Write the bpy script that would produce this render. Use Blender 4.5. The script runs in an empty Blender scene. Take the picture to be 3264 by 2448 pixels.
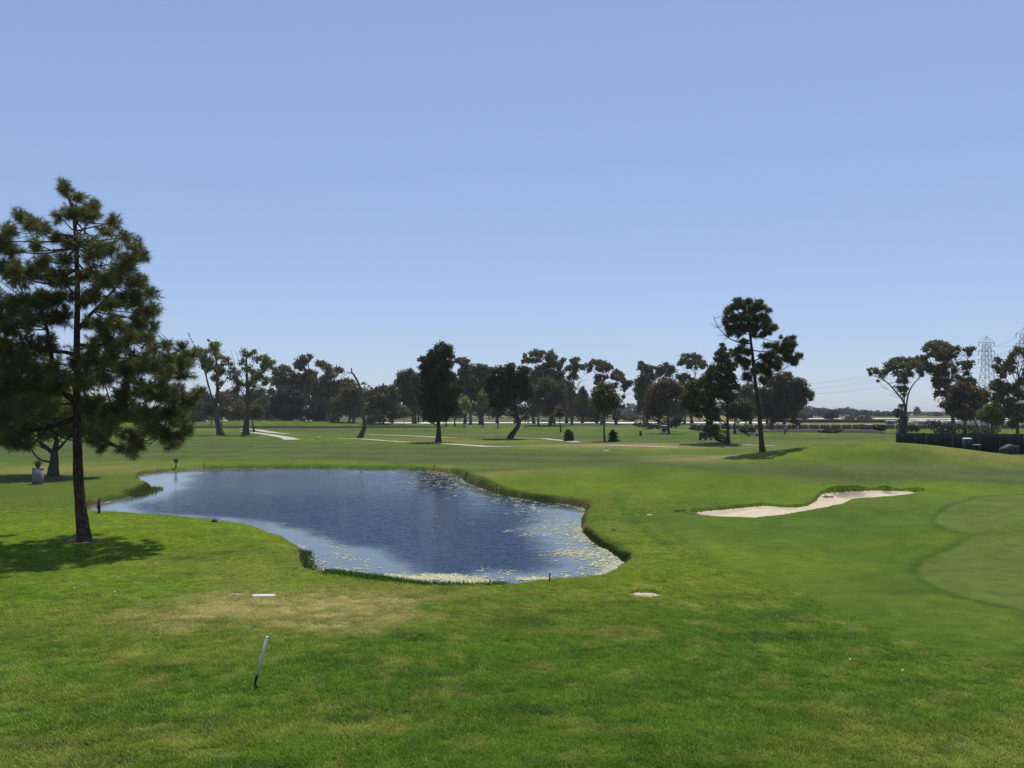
import bpy, math, random
import numpy as np
from math import radians, sin, cos, pi
from mathutils import Vector

S = bpy.context.scene
COL = S.collection

# ------------------------------------------------------------------ camera, sky, sun, exposure
FPX, HZ, CAMZ = 2740.0, 1310.0, 5.0          # focal length in photo pixels, eye level row, eye height (m)
PITCH = math.atan((HZ - 1224.0) / FPX)
cd = bpy.data.cameras.new('camera')
cam = bpy.data.objects.new('camera', cd)
COL.objects.link(cam)
cam.location = (0, 0, CAMZ)
cam.rotation_euler = (pi / 2 + PITCH, 0, 0)
cd.sensor_width = 36.0
cd.lens = 36.0 * FPX / 3264.0
cd.clip_start = 0.1
cd.clip_end = 20000
S.camera = cam

SUN_EL, SUN_AZ = 68.0, 14.0                    # azimuth measured to the right of the view direction
W = bpy.data.worlds.new('World')
S.world = W
W.use_nodes = True
nt = W.node_tree
nt.nodes.clear()
sky = nt.nodes.new('ShaderNodeTexSky')
sky.sky_type = 'NISHITA'
sky.sun_disc = False
sky.sun_elevation = radians(SUN_EL)
sky.sun_rotation = radians(SUN_AZ)
sky.altitude = 0
sky.air_density = 1.0
sky.dust_density = 0.1
sky.ozone_density = 6.0
gam = nt.nodes.new('ShaderNodeGamma')           # tone curve on the sky texture, flattens its gradient
gam.inputs[1].default_value = 0.50
tint = nt.nodes.new('ShaderNodeVectorMath')
tint.operation = 'MULTIPLY'
tint.inputs[1].default_value = (1.476, 1.641, 2.048)
bg = nt.nodes.new('ShaderNodeBackground')
bg.inputs[1].default_value = 0.15
wo = nt.nodes.new('ShaderNodeOutputWorld')
nt.links.new(sky.outputs[0], gam.inputs[0])
nt.links.new(gam.outputs[0], tint.inputs[0])
nt.links.new(tint.outputs[0], bg.inputs[0])
nt.links.new(bg.outputs[0], wo.inputs[0])

sl = bpy.data.lights.new('sun', 'SUN')
sl.energy = 5.0
sl.angle = radians(0.53)
sl.color = (1.0, 0.96, 0.88)
so = bpy.data.objects.new('sun', sl)
COL.objects.link(so)
so.location = (0, 0, 60)
sdir = Vector((sin(radians(SUN_AZ)) * cos(radians(SUN_EL)), cos(radians(SUN_AZ)) * cos(radians(SUN_EL)), sin(radians(SUN_EL))))
so.rotation_euler = sdir.to_track_quat('Z', 'Y').to_euler()

S.view_settings.view_transform = 'Standard'
S.view_settings.look = 'None'
S.view_settings.exposure = 0.0
S.view_settings.gamma = 1.0
S.view_settings.use_curve_mapping = False
S.render.engine = 'CYCLES'
S.cycles.use_denoising = True
S.cycles.max_bounces = 5
S.cycles.diffuse_bounces = 2
S.cycles.glossy_bounces = 2
S.cycles.transmission_bounces = 2
S.cycles.transparent_max_bounces = 4

# ------------------------------------------------------------------ helpers
rng = np.random.default_rng(7)

def ray(px, py):
    x, y = (px - 1632.0) / FPX, (1224.0 - py) / FPX
    return np.array([x, -y * sin(PITCH) * 1.0 + cos(PITCH) - 0 * y, y * cos(PITCH) + sin(PITCH)])

def at_d(px, py, Y):
    """the point on the photo ray px,py that lies Y metres ahead"""
    d = ray(px, py)
    return np.array([0, 0, CAMZ]) + d * (Y / d[1])

def at_z(px, py, z):
    d = ray(px, py)
    return np.array([0, 0, CAMZ]) + d * ((z - CAMZ) / d[2])

def hash2(ix, iy, seed):
    h = (ix.astype(np.int64) * 374761393 + iy.astype(np.int64) * 668265263 + seed * 974711) & 0xFFFFFFFF
    h = ((h ^ (h >> 13)) * 1274126177) & 0xFFFFFFFF
    h = h ^ (h >> 16)
    return (h & 0xFFFF) / 65535.0

def vnoise(x, y, seed=0):
    x = np.asarray(x, float); y = np.asarray(y, float)
    ix, iy = np.floor(x), np.floor(y)
    fx, fy = x - ix, y - iy
    fx = fx * fx * (3 - 2 * fx); fy = fy * fy * (3 - 2 * fy)
    ix = ix.astype(np.int64); iy = iy.astype(np.int64)
    a = hash2(ix, iy, seed); b = hash2(ix + 1, iy, seed)
    c = hash2(ix, iy + 1, seed); d = hash2(ix + 1, iy + 1, seed)
    return (a * (1 - fx) + b * fx) * (1 - fy) + (c * (1 - fx) + d * fx) * fy

def fbm(x, y, seed=0, octv=4):
    s, a, t = 0, 0.5, 0
    for i in range(octv):
        s = s + a * vnoise(x * 2 ** i + 17.3 * i, y * 2 ** i - 9.1 * i, seed + i)
        t += a; a *= 0.5
    return s / t

def sstep(a, b, x):
    t = np.clip((x - a) / (b - a), 0, 1)
    return t * t * (3 - 2 * t)

def sdf(poly, x, y):
    """signed distance to a closed polygon, negative inside"""
    P = np.asarray(poly, float)
    x = np.asarray(x, float); y = np.asarray(y, float)
    d2 = np.full(x.shape, 1e18); ins = np.zeros(x.shape, bool)
    n = len(P)
    for i in range(n):
        ax, ay = P[i]; bx, by = P[(i + 1) % n]
        ex, ey = bx - ax, by - ay
        wx, wy = x - ax, y - ay
        t = np.clip((wx * ex + wy * ey) / (ex * ex + ey * ey + 1e-12), 0, 1)
        d2 = np.minimum(d2, (wx - ex * t) ** 2 + (wy - ey * t) ** 2)
        if ay != by:
            c = ((ay > y) != (by > y)) & (x < (bx - ax) * (y - ay) / (by - ay) + ax)
            ins ^= c
    d = np.sqrt(d2)
    return np.where(ins, -d, d)

def smooth_poly(P, n=3):
    """Chaikin"""
    P = np.asarray(P, float)
    for _ in range(n):
        Q = np.roll(P, -1, 0)
        P = np.stack([P * .75 + Q * .25, P * .25 + Q * .75], 1).reshape(-1, P.shape[1])
    return P

def tag(o, label=None, cat=None, group=None, kind=None):
    if label: o['label'] = label
    if cat: o['category'] = cat
    if group: o['group'] = group
    if kind: o['kind'] = kind
    return o

def empty(name, loc, rz=0):
    o = bpy.data.objects.new(name, None)
    o.empty_display_size = 0.3
    o.location = [float(v) for v in loc]
    o.rotation_euler = (0, 0, rz)
    COL.objects.link(o)
    return o

def mesh_np(name, V, F, mat=None, cols=None, smooth=False, fcols=None, mats=None, fmat=None):
    """V (n,3); F (m,k) index array or list of such arrays"""
    Fs = F if isinstance(F, list) else [F]
    Fs = [np.asarray(f, np.int32) for f in Fs if len(f)]
    me = bpy.data.meshes.new(name)
    V = np.ascontiguousarray(V, np.float32)
    me.vertices.add(len(V)); me.vertices.foreach_set('co', V.ravel())
    idx = np.concatenate([f.ravel() for f in Fs])
    tot = np.concatenate([np.full(len(f), f.shape[1], np.int32) for f in Fs])
    st = np.concatenate([[0], np.cumsum(tot)[:-1]]).astype(np.int32)
    me.loops.add(len(idx)); me.loops.foreach_set('vertex_index', idx)
    me.polygons.add(len(tot)); me.polygons.foreach_set('loop_start', st)
    if mats:
        for m in mats: me.materials.append(m)
        if fmat is not None: me.polygons.foreach_set('material_index', np.asarray(fmat, np.int32))
    elif mat: me.materials.append(mat)
    if smooth: me.polygons.foreach_set('use_smooth', np.ones(len(tot), bool))
    if cols is not None:
        a = me.attributes.new('tint', 'FLOAT_COLOR', 'POINT')
        c = np.ones((len(V), 4), np.float32); c[:, :3] = cols
        a.data.foreach_set('color', c.ravel())
    if fcols is not None:
        a = me.attributes.new('tint', 'FLOAT_COLOR', 'CORNER')
        c = np.ones((len(tot), 4), np.float32); c[:, :3] = fcols
        c = np.repeat(c, tot, 0)
        a.data.foreach_set('color', np.ascontiguousarray(c).ravel())
    me.update(calc_edges=True)
    return me

def obj(name, me, parent=None, loc=None):
    o = bpy.data.objects.new(name, me)
    COL.objects.link(o)
    if parent: o.parent = parent
    if loc is not None: o.location = [float(v) for v in loc]
    return o

class MB:
    """collects boxes, tubes and lathes into one mesh"""
    def __init__(s): s.V = []; s.F4 = []; s.F3 = []; s.n = 0
    def add(s, V, F4=None, F3=None):
        V = np.asarray(V, float)
        if F4 is not None and len(F4): s.F4.append(np.asarray(F4) + s.n)
        if F3 is not None and len(F3): s.F3.append(np.asarray(F3) + s.n)
        s.V.append(V); s.n += len(V); return s
    def box(s, c, size, taper=1.0, rz=0.0, shear=(0, 0), bev=0.0):
        x, y, z = [v / 2 for v in size]
        if bev:
            pr = [(-x + bev, -y), (x - bev, -y), (x, -y + bev), (x, y - bev), (x - bev, y), (-x + bev, y), (-x, y - bev), (-x, -y + bev)]
        else:
            pr = [(-x, -y), (x, -y), (x, y), (-x, y)]
        n = len(pr)
        V = [(a, b, -z) for a, b in pr] + [(a * taper + shear[0], b * taper + shear[1], z) for a, b in pr]
        V = np.array(V)
        if rz:
            V = V @ np.array([[cos(rz), sin(rz), 0], [-sin(rz), cos(rz), 0], [0, 0, 1]])
        V = V + np.array(c)
        F4 = [(i, (i + 1) % n, (i + 1) % n + n, i + n) for i in range(n)]
        F3 = []
        for i in range(1, n - 1):
            F3 += [(0, i + 1, i), (n, n + i, n + i + 1)]
        return s.add(V, F4, F3)
    def tube(s, pts, rad, n=8, cap=True, jit=0.0):
        P = np.asarray(pts, float)
        R = np.broadcast_to(np.asarray(rad, float), (len(P),))
        T = np.gradient(P, axis=0); T /= np.linalg.norm(T, axis=1)[:, None] + 1e-9
        up = np.array([0, 0, 1.0]) if abs(T[0][2]) < .8 else np.array([0, 1.0, 0])
        A = np.cross(T, up); A /= np.linalg.norm(A, axis=1)[:, None] + 1e-9
        B = np.cross(T, A)
        an = np.arange(n) / n * 2 * pi
        ring = (np.cos(an)[None, :, None] * A[:, None, :] + np.sin(an)[None, :, None] * B[:, None, :])
        rr = R[:, None] * (1 + (jit * (rng.random((len(P), n)) - .5) if jit else 0))
        V = (P[:, None, :] + ring * np.reshape(rr, (len(P), -1))[:, :, None]).reshape(-1, 3)
        k = np.arange(len(P) - 1)[:, None] * n; j = np.arange(n)[None, :]
        F = np.stack([k + j, k + (j + 1) % n, k + n + (j + 1) % n, k + n + j], -1).reshape(-1, 4)
        F3 = []
        if cap:
            m = (len(P) - 1) * n
            for i in range(1, n - 1): F3 += [(0, i + 1, i), (m, m + i, m + i + 1)]
        return s.add(V, F, F3)
    def lathe(s, prof, c=(0, 0, 0), n=14):
        return s.tube([(c[0], c[1], c[2] + z) for r, z in prof], [max(r, 1e-3) for r, z in prof], n)
    def build(s, name, mat, parent=None, loc=None, smooth=False):
        V = np.concatenate(s.V)
        Fs = []
        if s.F4: Fs.append(np.concatenate(s.F4))
        if s.F3: Fs.append(np.concatenate(s.F3))
        return obj(name, mesh_np(name, V, Fs, mat, smooth=smooth), parent, loc)

def spline(pts, per=6):
    P = np.asarray(pts, float)
    if len(P) < 3:
        t = np.linspace(0, 1, per + 1)[:, None]
        return P[0] * (1 - t) + P[-1] * t
    Q = np.vstack([2 * P[0] - P[1], P, 2 * P[-1] - P[-2]])
    out = []
    for i in range(1, len(Q) - 2):
        p0, p1, p2, p3 = Q[i - 1], Q[i], Q[i + 1], Q[i + 2]
        for t in np.linspace(0, 1, per, endpoint=False):
            out.append(.5 * ((2 * p1) + (-p0 + p2) * t + (2 * p0 - 5 * p1 + 4 * p2 - p3) * t * t + (-p0 + 3 * p1 - 3 * p2 + p3) * t ** 3))
    out.append(P[-1])
    return np.array(out)

# ------------------------------------------------------------------ materials
def new_mat(name):
    m = bpy.data.materials.new(name); m.use_nodes = True
    n = m.node_tree; n.nodes.clear()
    out = n.nodes.new('ShaderNodeOutputMaterial')
    return m, n, out

def plain(name, col, rough=0.7, metal=0.0, var=0.12, scale=6.0, bump=0.0, spec=0.3):
    """principled with procedural mottling and wear"""
    m, n, out = new_mat(name)
    b = n.nodes.new('ShaderNodeBsdfPrincipled')
    b.inputs['Roughness'].default_value = rough
    b.inputs['Metallic'].default_value = metal
    b.inputs['Specular IOR Level'].default_value = spec
    tc = n.nodes.new('ShaderNodeTexCoord')
    nz = n.nodes.new('ShaderNodeTexNoise'); nz.inputs['Scale'].default_value = scale; nz.inputs['Detail'].default_value = 5
    n.links.new(tc.outputs['Object'], nz.inputs['Vector'])
    rp = n.nodes.new('ShaderNodeMapRange')
    rp.inputs[1].default_value = .25; rp.inputs[2].default_value = .75
    rp.inputs[3].default_value = 1 - var; rp.inputs[4].default_value = 1 + var
    n.links.new(nz.outputs['Fac'], rp.inputs[0])
    mx = n.nodes.new('ShaderNodeVectorMath'); mx.operation = 'SCALE'
    mx.inputs[0].default_value = col
    n.links.new(rp.outputs[0], mx.inputs['Scale'])
    n.links.new(mx.outputs[0], b.inputs['Base Color'])
    if bump:
        bp = n.nodes.new('ShaderNodeBump'); bp.inputs['Strength'].default_value = bump; bp.inputs['Distance'].default_value = 0.02
        n.links.new(nz.outputs['Fac'], bp.inputs['Height']); n.links.new(bp.outputs[0], b.inputs['Normal'])
    n.links.new(b.outputs[0], out.inputs[0])
    return m

def leaf_mat(name, translucency=0.25, gloss=0.06, atype='GEOMETRY'):
    m, n, out = new_mat(name)
    at = n.nodes.new('ShaderNodeAttribute'); at.attribute_name = 'tint'; at.attribute_type = atype
    df = n.nodes.new('ShaderNodeBsdfDiffuse')
    tr = n.nodes.new('ShaderNodeBsdfTranslucent')
    gl = n.nodes.new('ShaderNodeBsdfGlossy'); gl.inputs['Roughness'].default_value = .45
    gl.inputs['Color'].default_value = (.6, .62, .55, 1)
    m1 = n.nodes.new('ShaderNodeMixShader'); m1.inputs[0].default_value = translucency
    m2 = n.nodes.new('ShaderNodeMixShader'); m2.inputs[0].default_value = gloss
    n.links.new(at.outputs['Color'], df.inputs[0]); n.links.new(at.outputs['Color'], tr.inputs[0])
    n.links.new(df.outputs[0], m1.inputs[1]); n.links.new(tr.outputs[0], m1.inputs[2])
    n.links.new(m1.outputs[0], m2.inputs[1]); n.links.new(gl.outputs[0], m2.inputs[2])
    n.links.new(m2.outputs[0], out.inputs[0])
    return m

def bark_mat(name, c1, c2, scale=3.0):
    m, n, out = new_mat(name)
    b = n.nodes.new('ShaderNodeBsdfPrincipled'); b.inputs['Roughness'].default_value = .9
    b.inputs['Specular IOR Level'].default_value = .1
    tc = n.nodes.new('ShaderNodeTexCoord')
    mp = n.nodes.new('ShaderNodeMapping'); mp.inputs['Scale'].default_value = (scale * 4, scale * 4, scale)
    nz = n.nodes.new('ShaderNodeTexNoise'); nz.inputs['Scale'].default_value = 1; nz.inputs['Detail'].default_value = 6
    vo = n.nodes.new('ShaderNodeTexVoronoi'); vo.inputs['Scale'].default_value = 1.3; vo.feature = 'DISTANCE_TO_EDGE'
    n.links.new(tc.outputs['Object'], mp.inputs[0]); n.links.new(mp.outputs[0], nz.inputs['Vector']); n.links.new(mp.outputs[0], vo.inputs['Vector'])
    mm = n.nodes.new('ShaderNodeMath'); mm.operation = 'MULTIPLY'
    n.links.new(nz.outputs['Fac'], mm.inputs[0]); n.links.new(vo.outputs['Distance'], mm.inputs[1])
    r = n.nodes.new('ShaderNodeValToRGB')
    r.color_ramp.elements[0].position = .02; r.color_ramp.elements[0].color = (*c1, 1)
    r.color_ramp.elements[1].position = .25; r.color_ramp.elements[1].color = (*c2, 1)
    n.links.new(mm.outputs[0], r.inputs[0]); n.links.new(r.outputs[0], b.inputs['Base Color'])
    bp = n.nodes.new('ShaderNodeBump'); bp.inputs['Strength'].default_value = .8; bp.inputs['Distance'].default_value = .04
    n.links.new(mm.outputs[0], bp.inputs['Height']); n.links.new(bp.outputs[0], b.inputs['Normal'])
    n.links.new(b.outputs[0], out.inputs[0])
    return m

M_LEAF = leaf_mat('leaf_foliage', .34, .03)
M_NEEDLE = leaf_mat('pine_needles', .30, .05)
M_BLADE = leaf_mat('grass_blades', .35, .03)
M_BLADE_I = leaf_mat('lawn_blades', .42, .02, 'INSTANCER')
M_BARK = bark_mat('pine_bark', (.035, .024, .018), (.16, .115, .085))
M_BARK2 = bark_mat('grey_bark', (.05, .04, .032), (.20, .165, .13))
M_BARK3 = bark_mat('eucalyptus_bark', (.09, .075, .06), (.30, .25, .20), 1.5)
M_DEAD = bark_mat('dead_wood', (.07, .055, .045), (.26, .21, .17))
M_CONC = plain('concrete', (.42, .40, .37), .9, var=.18, scale=4, bump=.2)
M_PATH = plain('path_concrete', (.36, .33, .26), .9, var=.10, scale=.6)
M_WHITE = plain('white_paint', (.78, .77, .74), .5, var=.06)
M_BLACK = plain('black_rubber', (.02, .02, .02), .7)
M_DKWOOD = plain('dark_wood', (.05, .04, .03), .8, var=.3, scale=12, bump=.2)
M_STEEL = plain('grey_steel', (.30, .31, .33), .5, .6, var=.1)
M_GREEND = plain('dark_green_paint', (.02, .055, .045), .6, var=.2, scale=3)

# ------------------------------------------------------------------ terrain shape
WATER_Z = -0.30
POND_FAR = [(274,1621),(285,1612),(332,1601),(380,1590),(421,1582),(459,1572),(478,1565),(484,1556),(462,1542),(443,1530),(432,1522),(443,1515),(475,1509),(522,1503),(554,1501),(585,1499),(666,1497),(788,1493),(992,1493),(1200,1495),(1281,1495),(1371,1501),(1428,1507),(1468,1517),(1485,1538),(1509,1548),(1530,1550),(1546,1562),(1578,1574),(1627,1584),(1688,1595),(1741,1599),(1802,1607),(1851,1615),(1871,1627),(1855,1647),(1851,1668),(1851,1684),(1871,1713),(1892,1733),(1932,1749),(1965,1769)]
POND_NEAR = [(1999,1790),(1973,1810),(1940,1835),(1900,1847),(1831,1853),(1749,1855),(1680,1865),(1627,1873),(1554,1875),(1444,1877),(1363,1875),(1281,1863),(1200,1851),(1114,1841),(1032,1831),(992,1822),(975,1802),(977,1765),(967,1749),(935,1729),(878,1706),(829,1688),(768,1674),(686,1666),(585,1654),(463,1645),(381,1641),(300,1635),(276,1630)]
POND = [at_z(x, y, WATER_Z)[:2] for x, y in POND_FAR] + [at_z(x, y, -0.18)[:2] for x, y in POND_NEAR]
POND = smooth_poly(POND, 1)

# broad mounds: x, y, sx, sy, angle, height
MOUNDS = [
    (9, 65, 9, 7, 0, 1.0), (15.5, 53.5, 4.2, 3.2, 0, .75), (25, 61.5, 7, 3.6, 0, .80),
    (24, 37, 8, 7, 0, .35), (17, 33.8, 7, 1.2, radians(22), .34), (26, 42, 4.5, 1.6, radians(8), .30), (12, 30, 4, 3, 0, -.22), (17, 39, 5, 2.2, 0, -.18),
    (37, 86, 9, 6, 0, 1.9), (-75, 285, 32, 12, 0, 2.0), (-22, 33, 5, 4, 0, .12), (10, 27, 4, 3, 0, .12),
    (-11, 19, 6, 4, 0, .10), (6, 15, 7, 3, 0, .10), (55, 300, 40, 14, 0, .5), (28, 130, 16, 10, 0, .5),
]

def hgt0(x, y):
    x = np.asarray(x, float); y = np.asarray(y, float)
    r = np.hypot(x, y)
    z = .16 * (fbm(x / 14, y / 14, 3, 3) - .5) * sstep(8, 14, r) * (1 - sstep(150, 260, r))
    for cx, cy, sx, sy, a, h in MOUNDS:
        dx, dy = x - cx, y - cy
        u = dx * cos(a) + dy * sin(a); v = -dx * sin(a) + dy * cos(a)
        z = z + h * np.exp(-.5 * ((u / sx) ** 2 + (v / sy) ** 2))
    return z

def march(px, py, hf, far=2500.0):
    d = ray(px, py); d = d / d[1]
    if d[2] >= -1e-4: return at_d(px, py, far)
    if hf is hgt0: Y = np.concatenate([np.linspace(6, 120, 1500), np.geomspace(120, far, 1500)])
    else:
        y0 = march(px, py, hgt0, far)[1]
        Y = np.linspace(max(6, y0 - 2), y0 + 14 + .1 * y0, 420)
    Z = CAMZ + d[2] * Y
    H = hf(d[0] * Y, Y)
    k = np.nonzero(Z <= H)[0]
    if not len(k): return at_d(px, py, far)
    k = k[0]
    if k == 0: y = Y[0]
    else:
        a = (Z[k - 1] - H[k - 1]); b = (H[k] - Z[k])
        y = Y[k - 1] + (Y[k] - Y[k - 1]) * a / (a + b + 1e-12)
    return np.array([d[0] * y, y, float(hf(np.array([d[0] * y]), np.array([y]))[0])])

# bunker outline (photo zoom coordinates -> photo pixels -> ground)
_b = lambda L: [(2100 + x / 1.9003, 1480 + y / 1.9003) for x, y in L]
BUNK_NEAR = _b([(193,285),(260,305),(400,315),(580,320),(750,303),(900,277),(1000,260),(1110,238),(1145,220),(1165,208),(1300,198),(1420,190),(1520,178),(1600,165)])
BUNK_FAR = _b([(1590,158),(1500,152),(1360,148),(1200,152),(1060,158),(1000,165),(972,185),(950,215),(900,240),(830,252),(740,248),(650,240),(560,246),(400,262),(300,270),(215,279)])
BUNKER = np.array([march(x, y, hgt0)[:2] for x, y in BUNK_NEAR + BUNK_FAR])
NEARW = np.array([1.0] * len(BUNK_NEAR) + [0.0] * len(BUNK_FAR))

def pond_d(x, y): return sdf(POND, x, y)

def bunker_far(x, y):
    """1 at the high back lip of the bunker, 0 at its low front edge"""
    x = np.asarray(x, float); w = np.zeros(x.shape); s = np.zeros(x.shape)
    for (bx, by), nw in zip(BUNKER, NEARW):
        k = 1 / ((x - bx) ** 2 + (y - by) ** 2 + .3) ** 2
        w = w + k * (1 - nw); s = s + k
    return w / s

def sand_z(x, y):
    d = -sdf(BUNKER, x, y)
    f = bunker_far(x, y)
    return hgt0(x, y) - .10 - .26 * f * (.4 + 1.0 * sstep(.3, .7, fbm(x / 2.2, y / 2.2, 77, 2))) * sstep(0, .3, d) - .06 * sstep(0, 2.5, d) + .03 * (fbm(x * 1.5, y * 1.5, 9, 3) - .5)

PIT = march(2057, 1889, hgt0)[:2]
PIT_R = 0.46
def hgt(x, y):
    x = np.asarray(x, float); y = np.asarray(y, float)
    z = hgt0(x, y)
    m = (y > 20) & (y < 100) & (x > -60) & (x < 40)
    if m.any():
        xm, ym = x[m], y[m]; zm = z[m]
        d = pond_d(xm, ym)
        bw = .16 + .30 * fbm(xm / 3, ym / 3, 21, 2)
        t = np.clip(d / bw, 0, 1)
        out = WATER_Z - .05 + (zm - WATER_Z + .05) * t ** .55
        inn = WATER_Z - .05 - .35 * np.clip(-d, 0, 3)
        zm = np.where(d > bw, zm, np.where(d > 0, out, inn))
        e = sdf(BUNKER, xm, ym)
        f = bunker_far(xm, ym)
        lf = f * (.25 + 1.1 * sstep(.3, .7, fbm(xm / 2.2, ym / 2.2, 77, 2)))
        lip = .16 * lf * np.exp(-np.clip(e, 0, 9) / .5)
        zm = np.where(e > 0, zm + lip, sand_z(xm, ym) - .12)
        g = np.hypot(xm - PIT[0], ym - PIT[1])
        zm = zm - .11 * (1 - sstep(PIT_R - .04, PIT_R + .04, g))
        z = z.copy(); z[m] = zm
    return z

def at(px, py): return march(px, py, hgt)
def gz(x, y): return float(hgt(np.array([float(x)]), np.array([float(y)]))[0])
def poly_at(L): return np.array([at(x, y)[:2] for x, y in L])

# ------------------------------------------------------------------ turf zones and colours (the grass's own, plus some painted slope shading)
FAIR1 = poly_at([(-500,1470),(0,1465),(300,1461),(600,1458),(1000,1462),(1390,1477),(1560,1488),(1750,1486),(2000,1483),(2213,1491),(2400,1518),(2560,1546),(2700,1546),(2900,1531),(3000,1530),(3160,1538),(3264,1548),(3600,1570),(3600,1500),(3264,1489),(3050,1478),(2800,1467),(2469,1470),(2300,1476),(2100,1455),(1932,1439),(1764,1434),(1700,1436),(1416,1424),(1080,1413),(926,1404),(609,1400),(0,1404),(-500,1410)])
FAIR2 = poly_at([(570,1388),(650,1376),(850,1364),(1080,1362),(1400,1372),(1700,1380),(2000,1386),(2250,1394),(2640,1392),(2860,1382),(2860,1396),(2600,1404),(2450,1416),(2250,1413),(1950,1409),(1700,1397),(1400,1390),(1080,1384),(850,1381),(700,1386)])
GREEN = poly_at(_b([(2600,170),(2212,185),(2050,190),(1930,205),(1850,230),(1760,265),(1700,300),(1675,330),(1690,360),(1750,393),(1850,411),(1960,421),(1900,450),(1800,500),(1700,545),(1620,580),(1585,620),(1580,650),(1620,700),(1700,745),(1850,800),(2000,832),(2212,880),(2600,960)]))
CUT = poly_at([(2060,1640),(2100,1665),(2200,1740),(2300,1810),(2440,1840),(2560,1880),(2630,1930),(2760,1985),(2900,2040),(3060,2080),(3264,2110),(3700,2160),(3700,1560),(3264,1540),(3000,1531),(2700,1540),(2500,1550),(2300,1590),(2150,1625)])
DRY = poly_at([(480,1960),(620,1915),(800,1880),(1000,1890),(1200,1900),(1340,1915),(1330,1950),(1200,1985),(1060,2010),(860,2005),(700,1985),(560,2010),(500,2000)])

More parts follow.
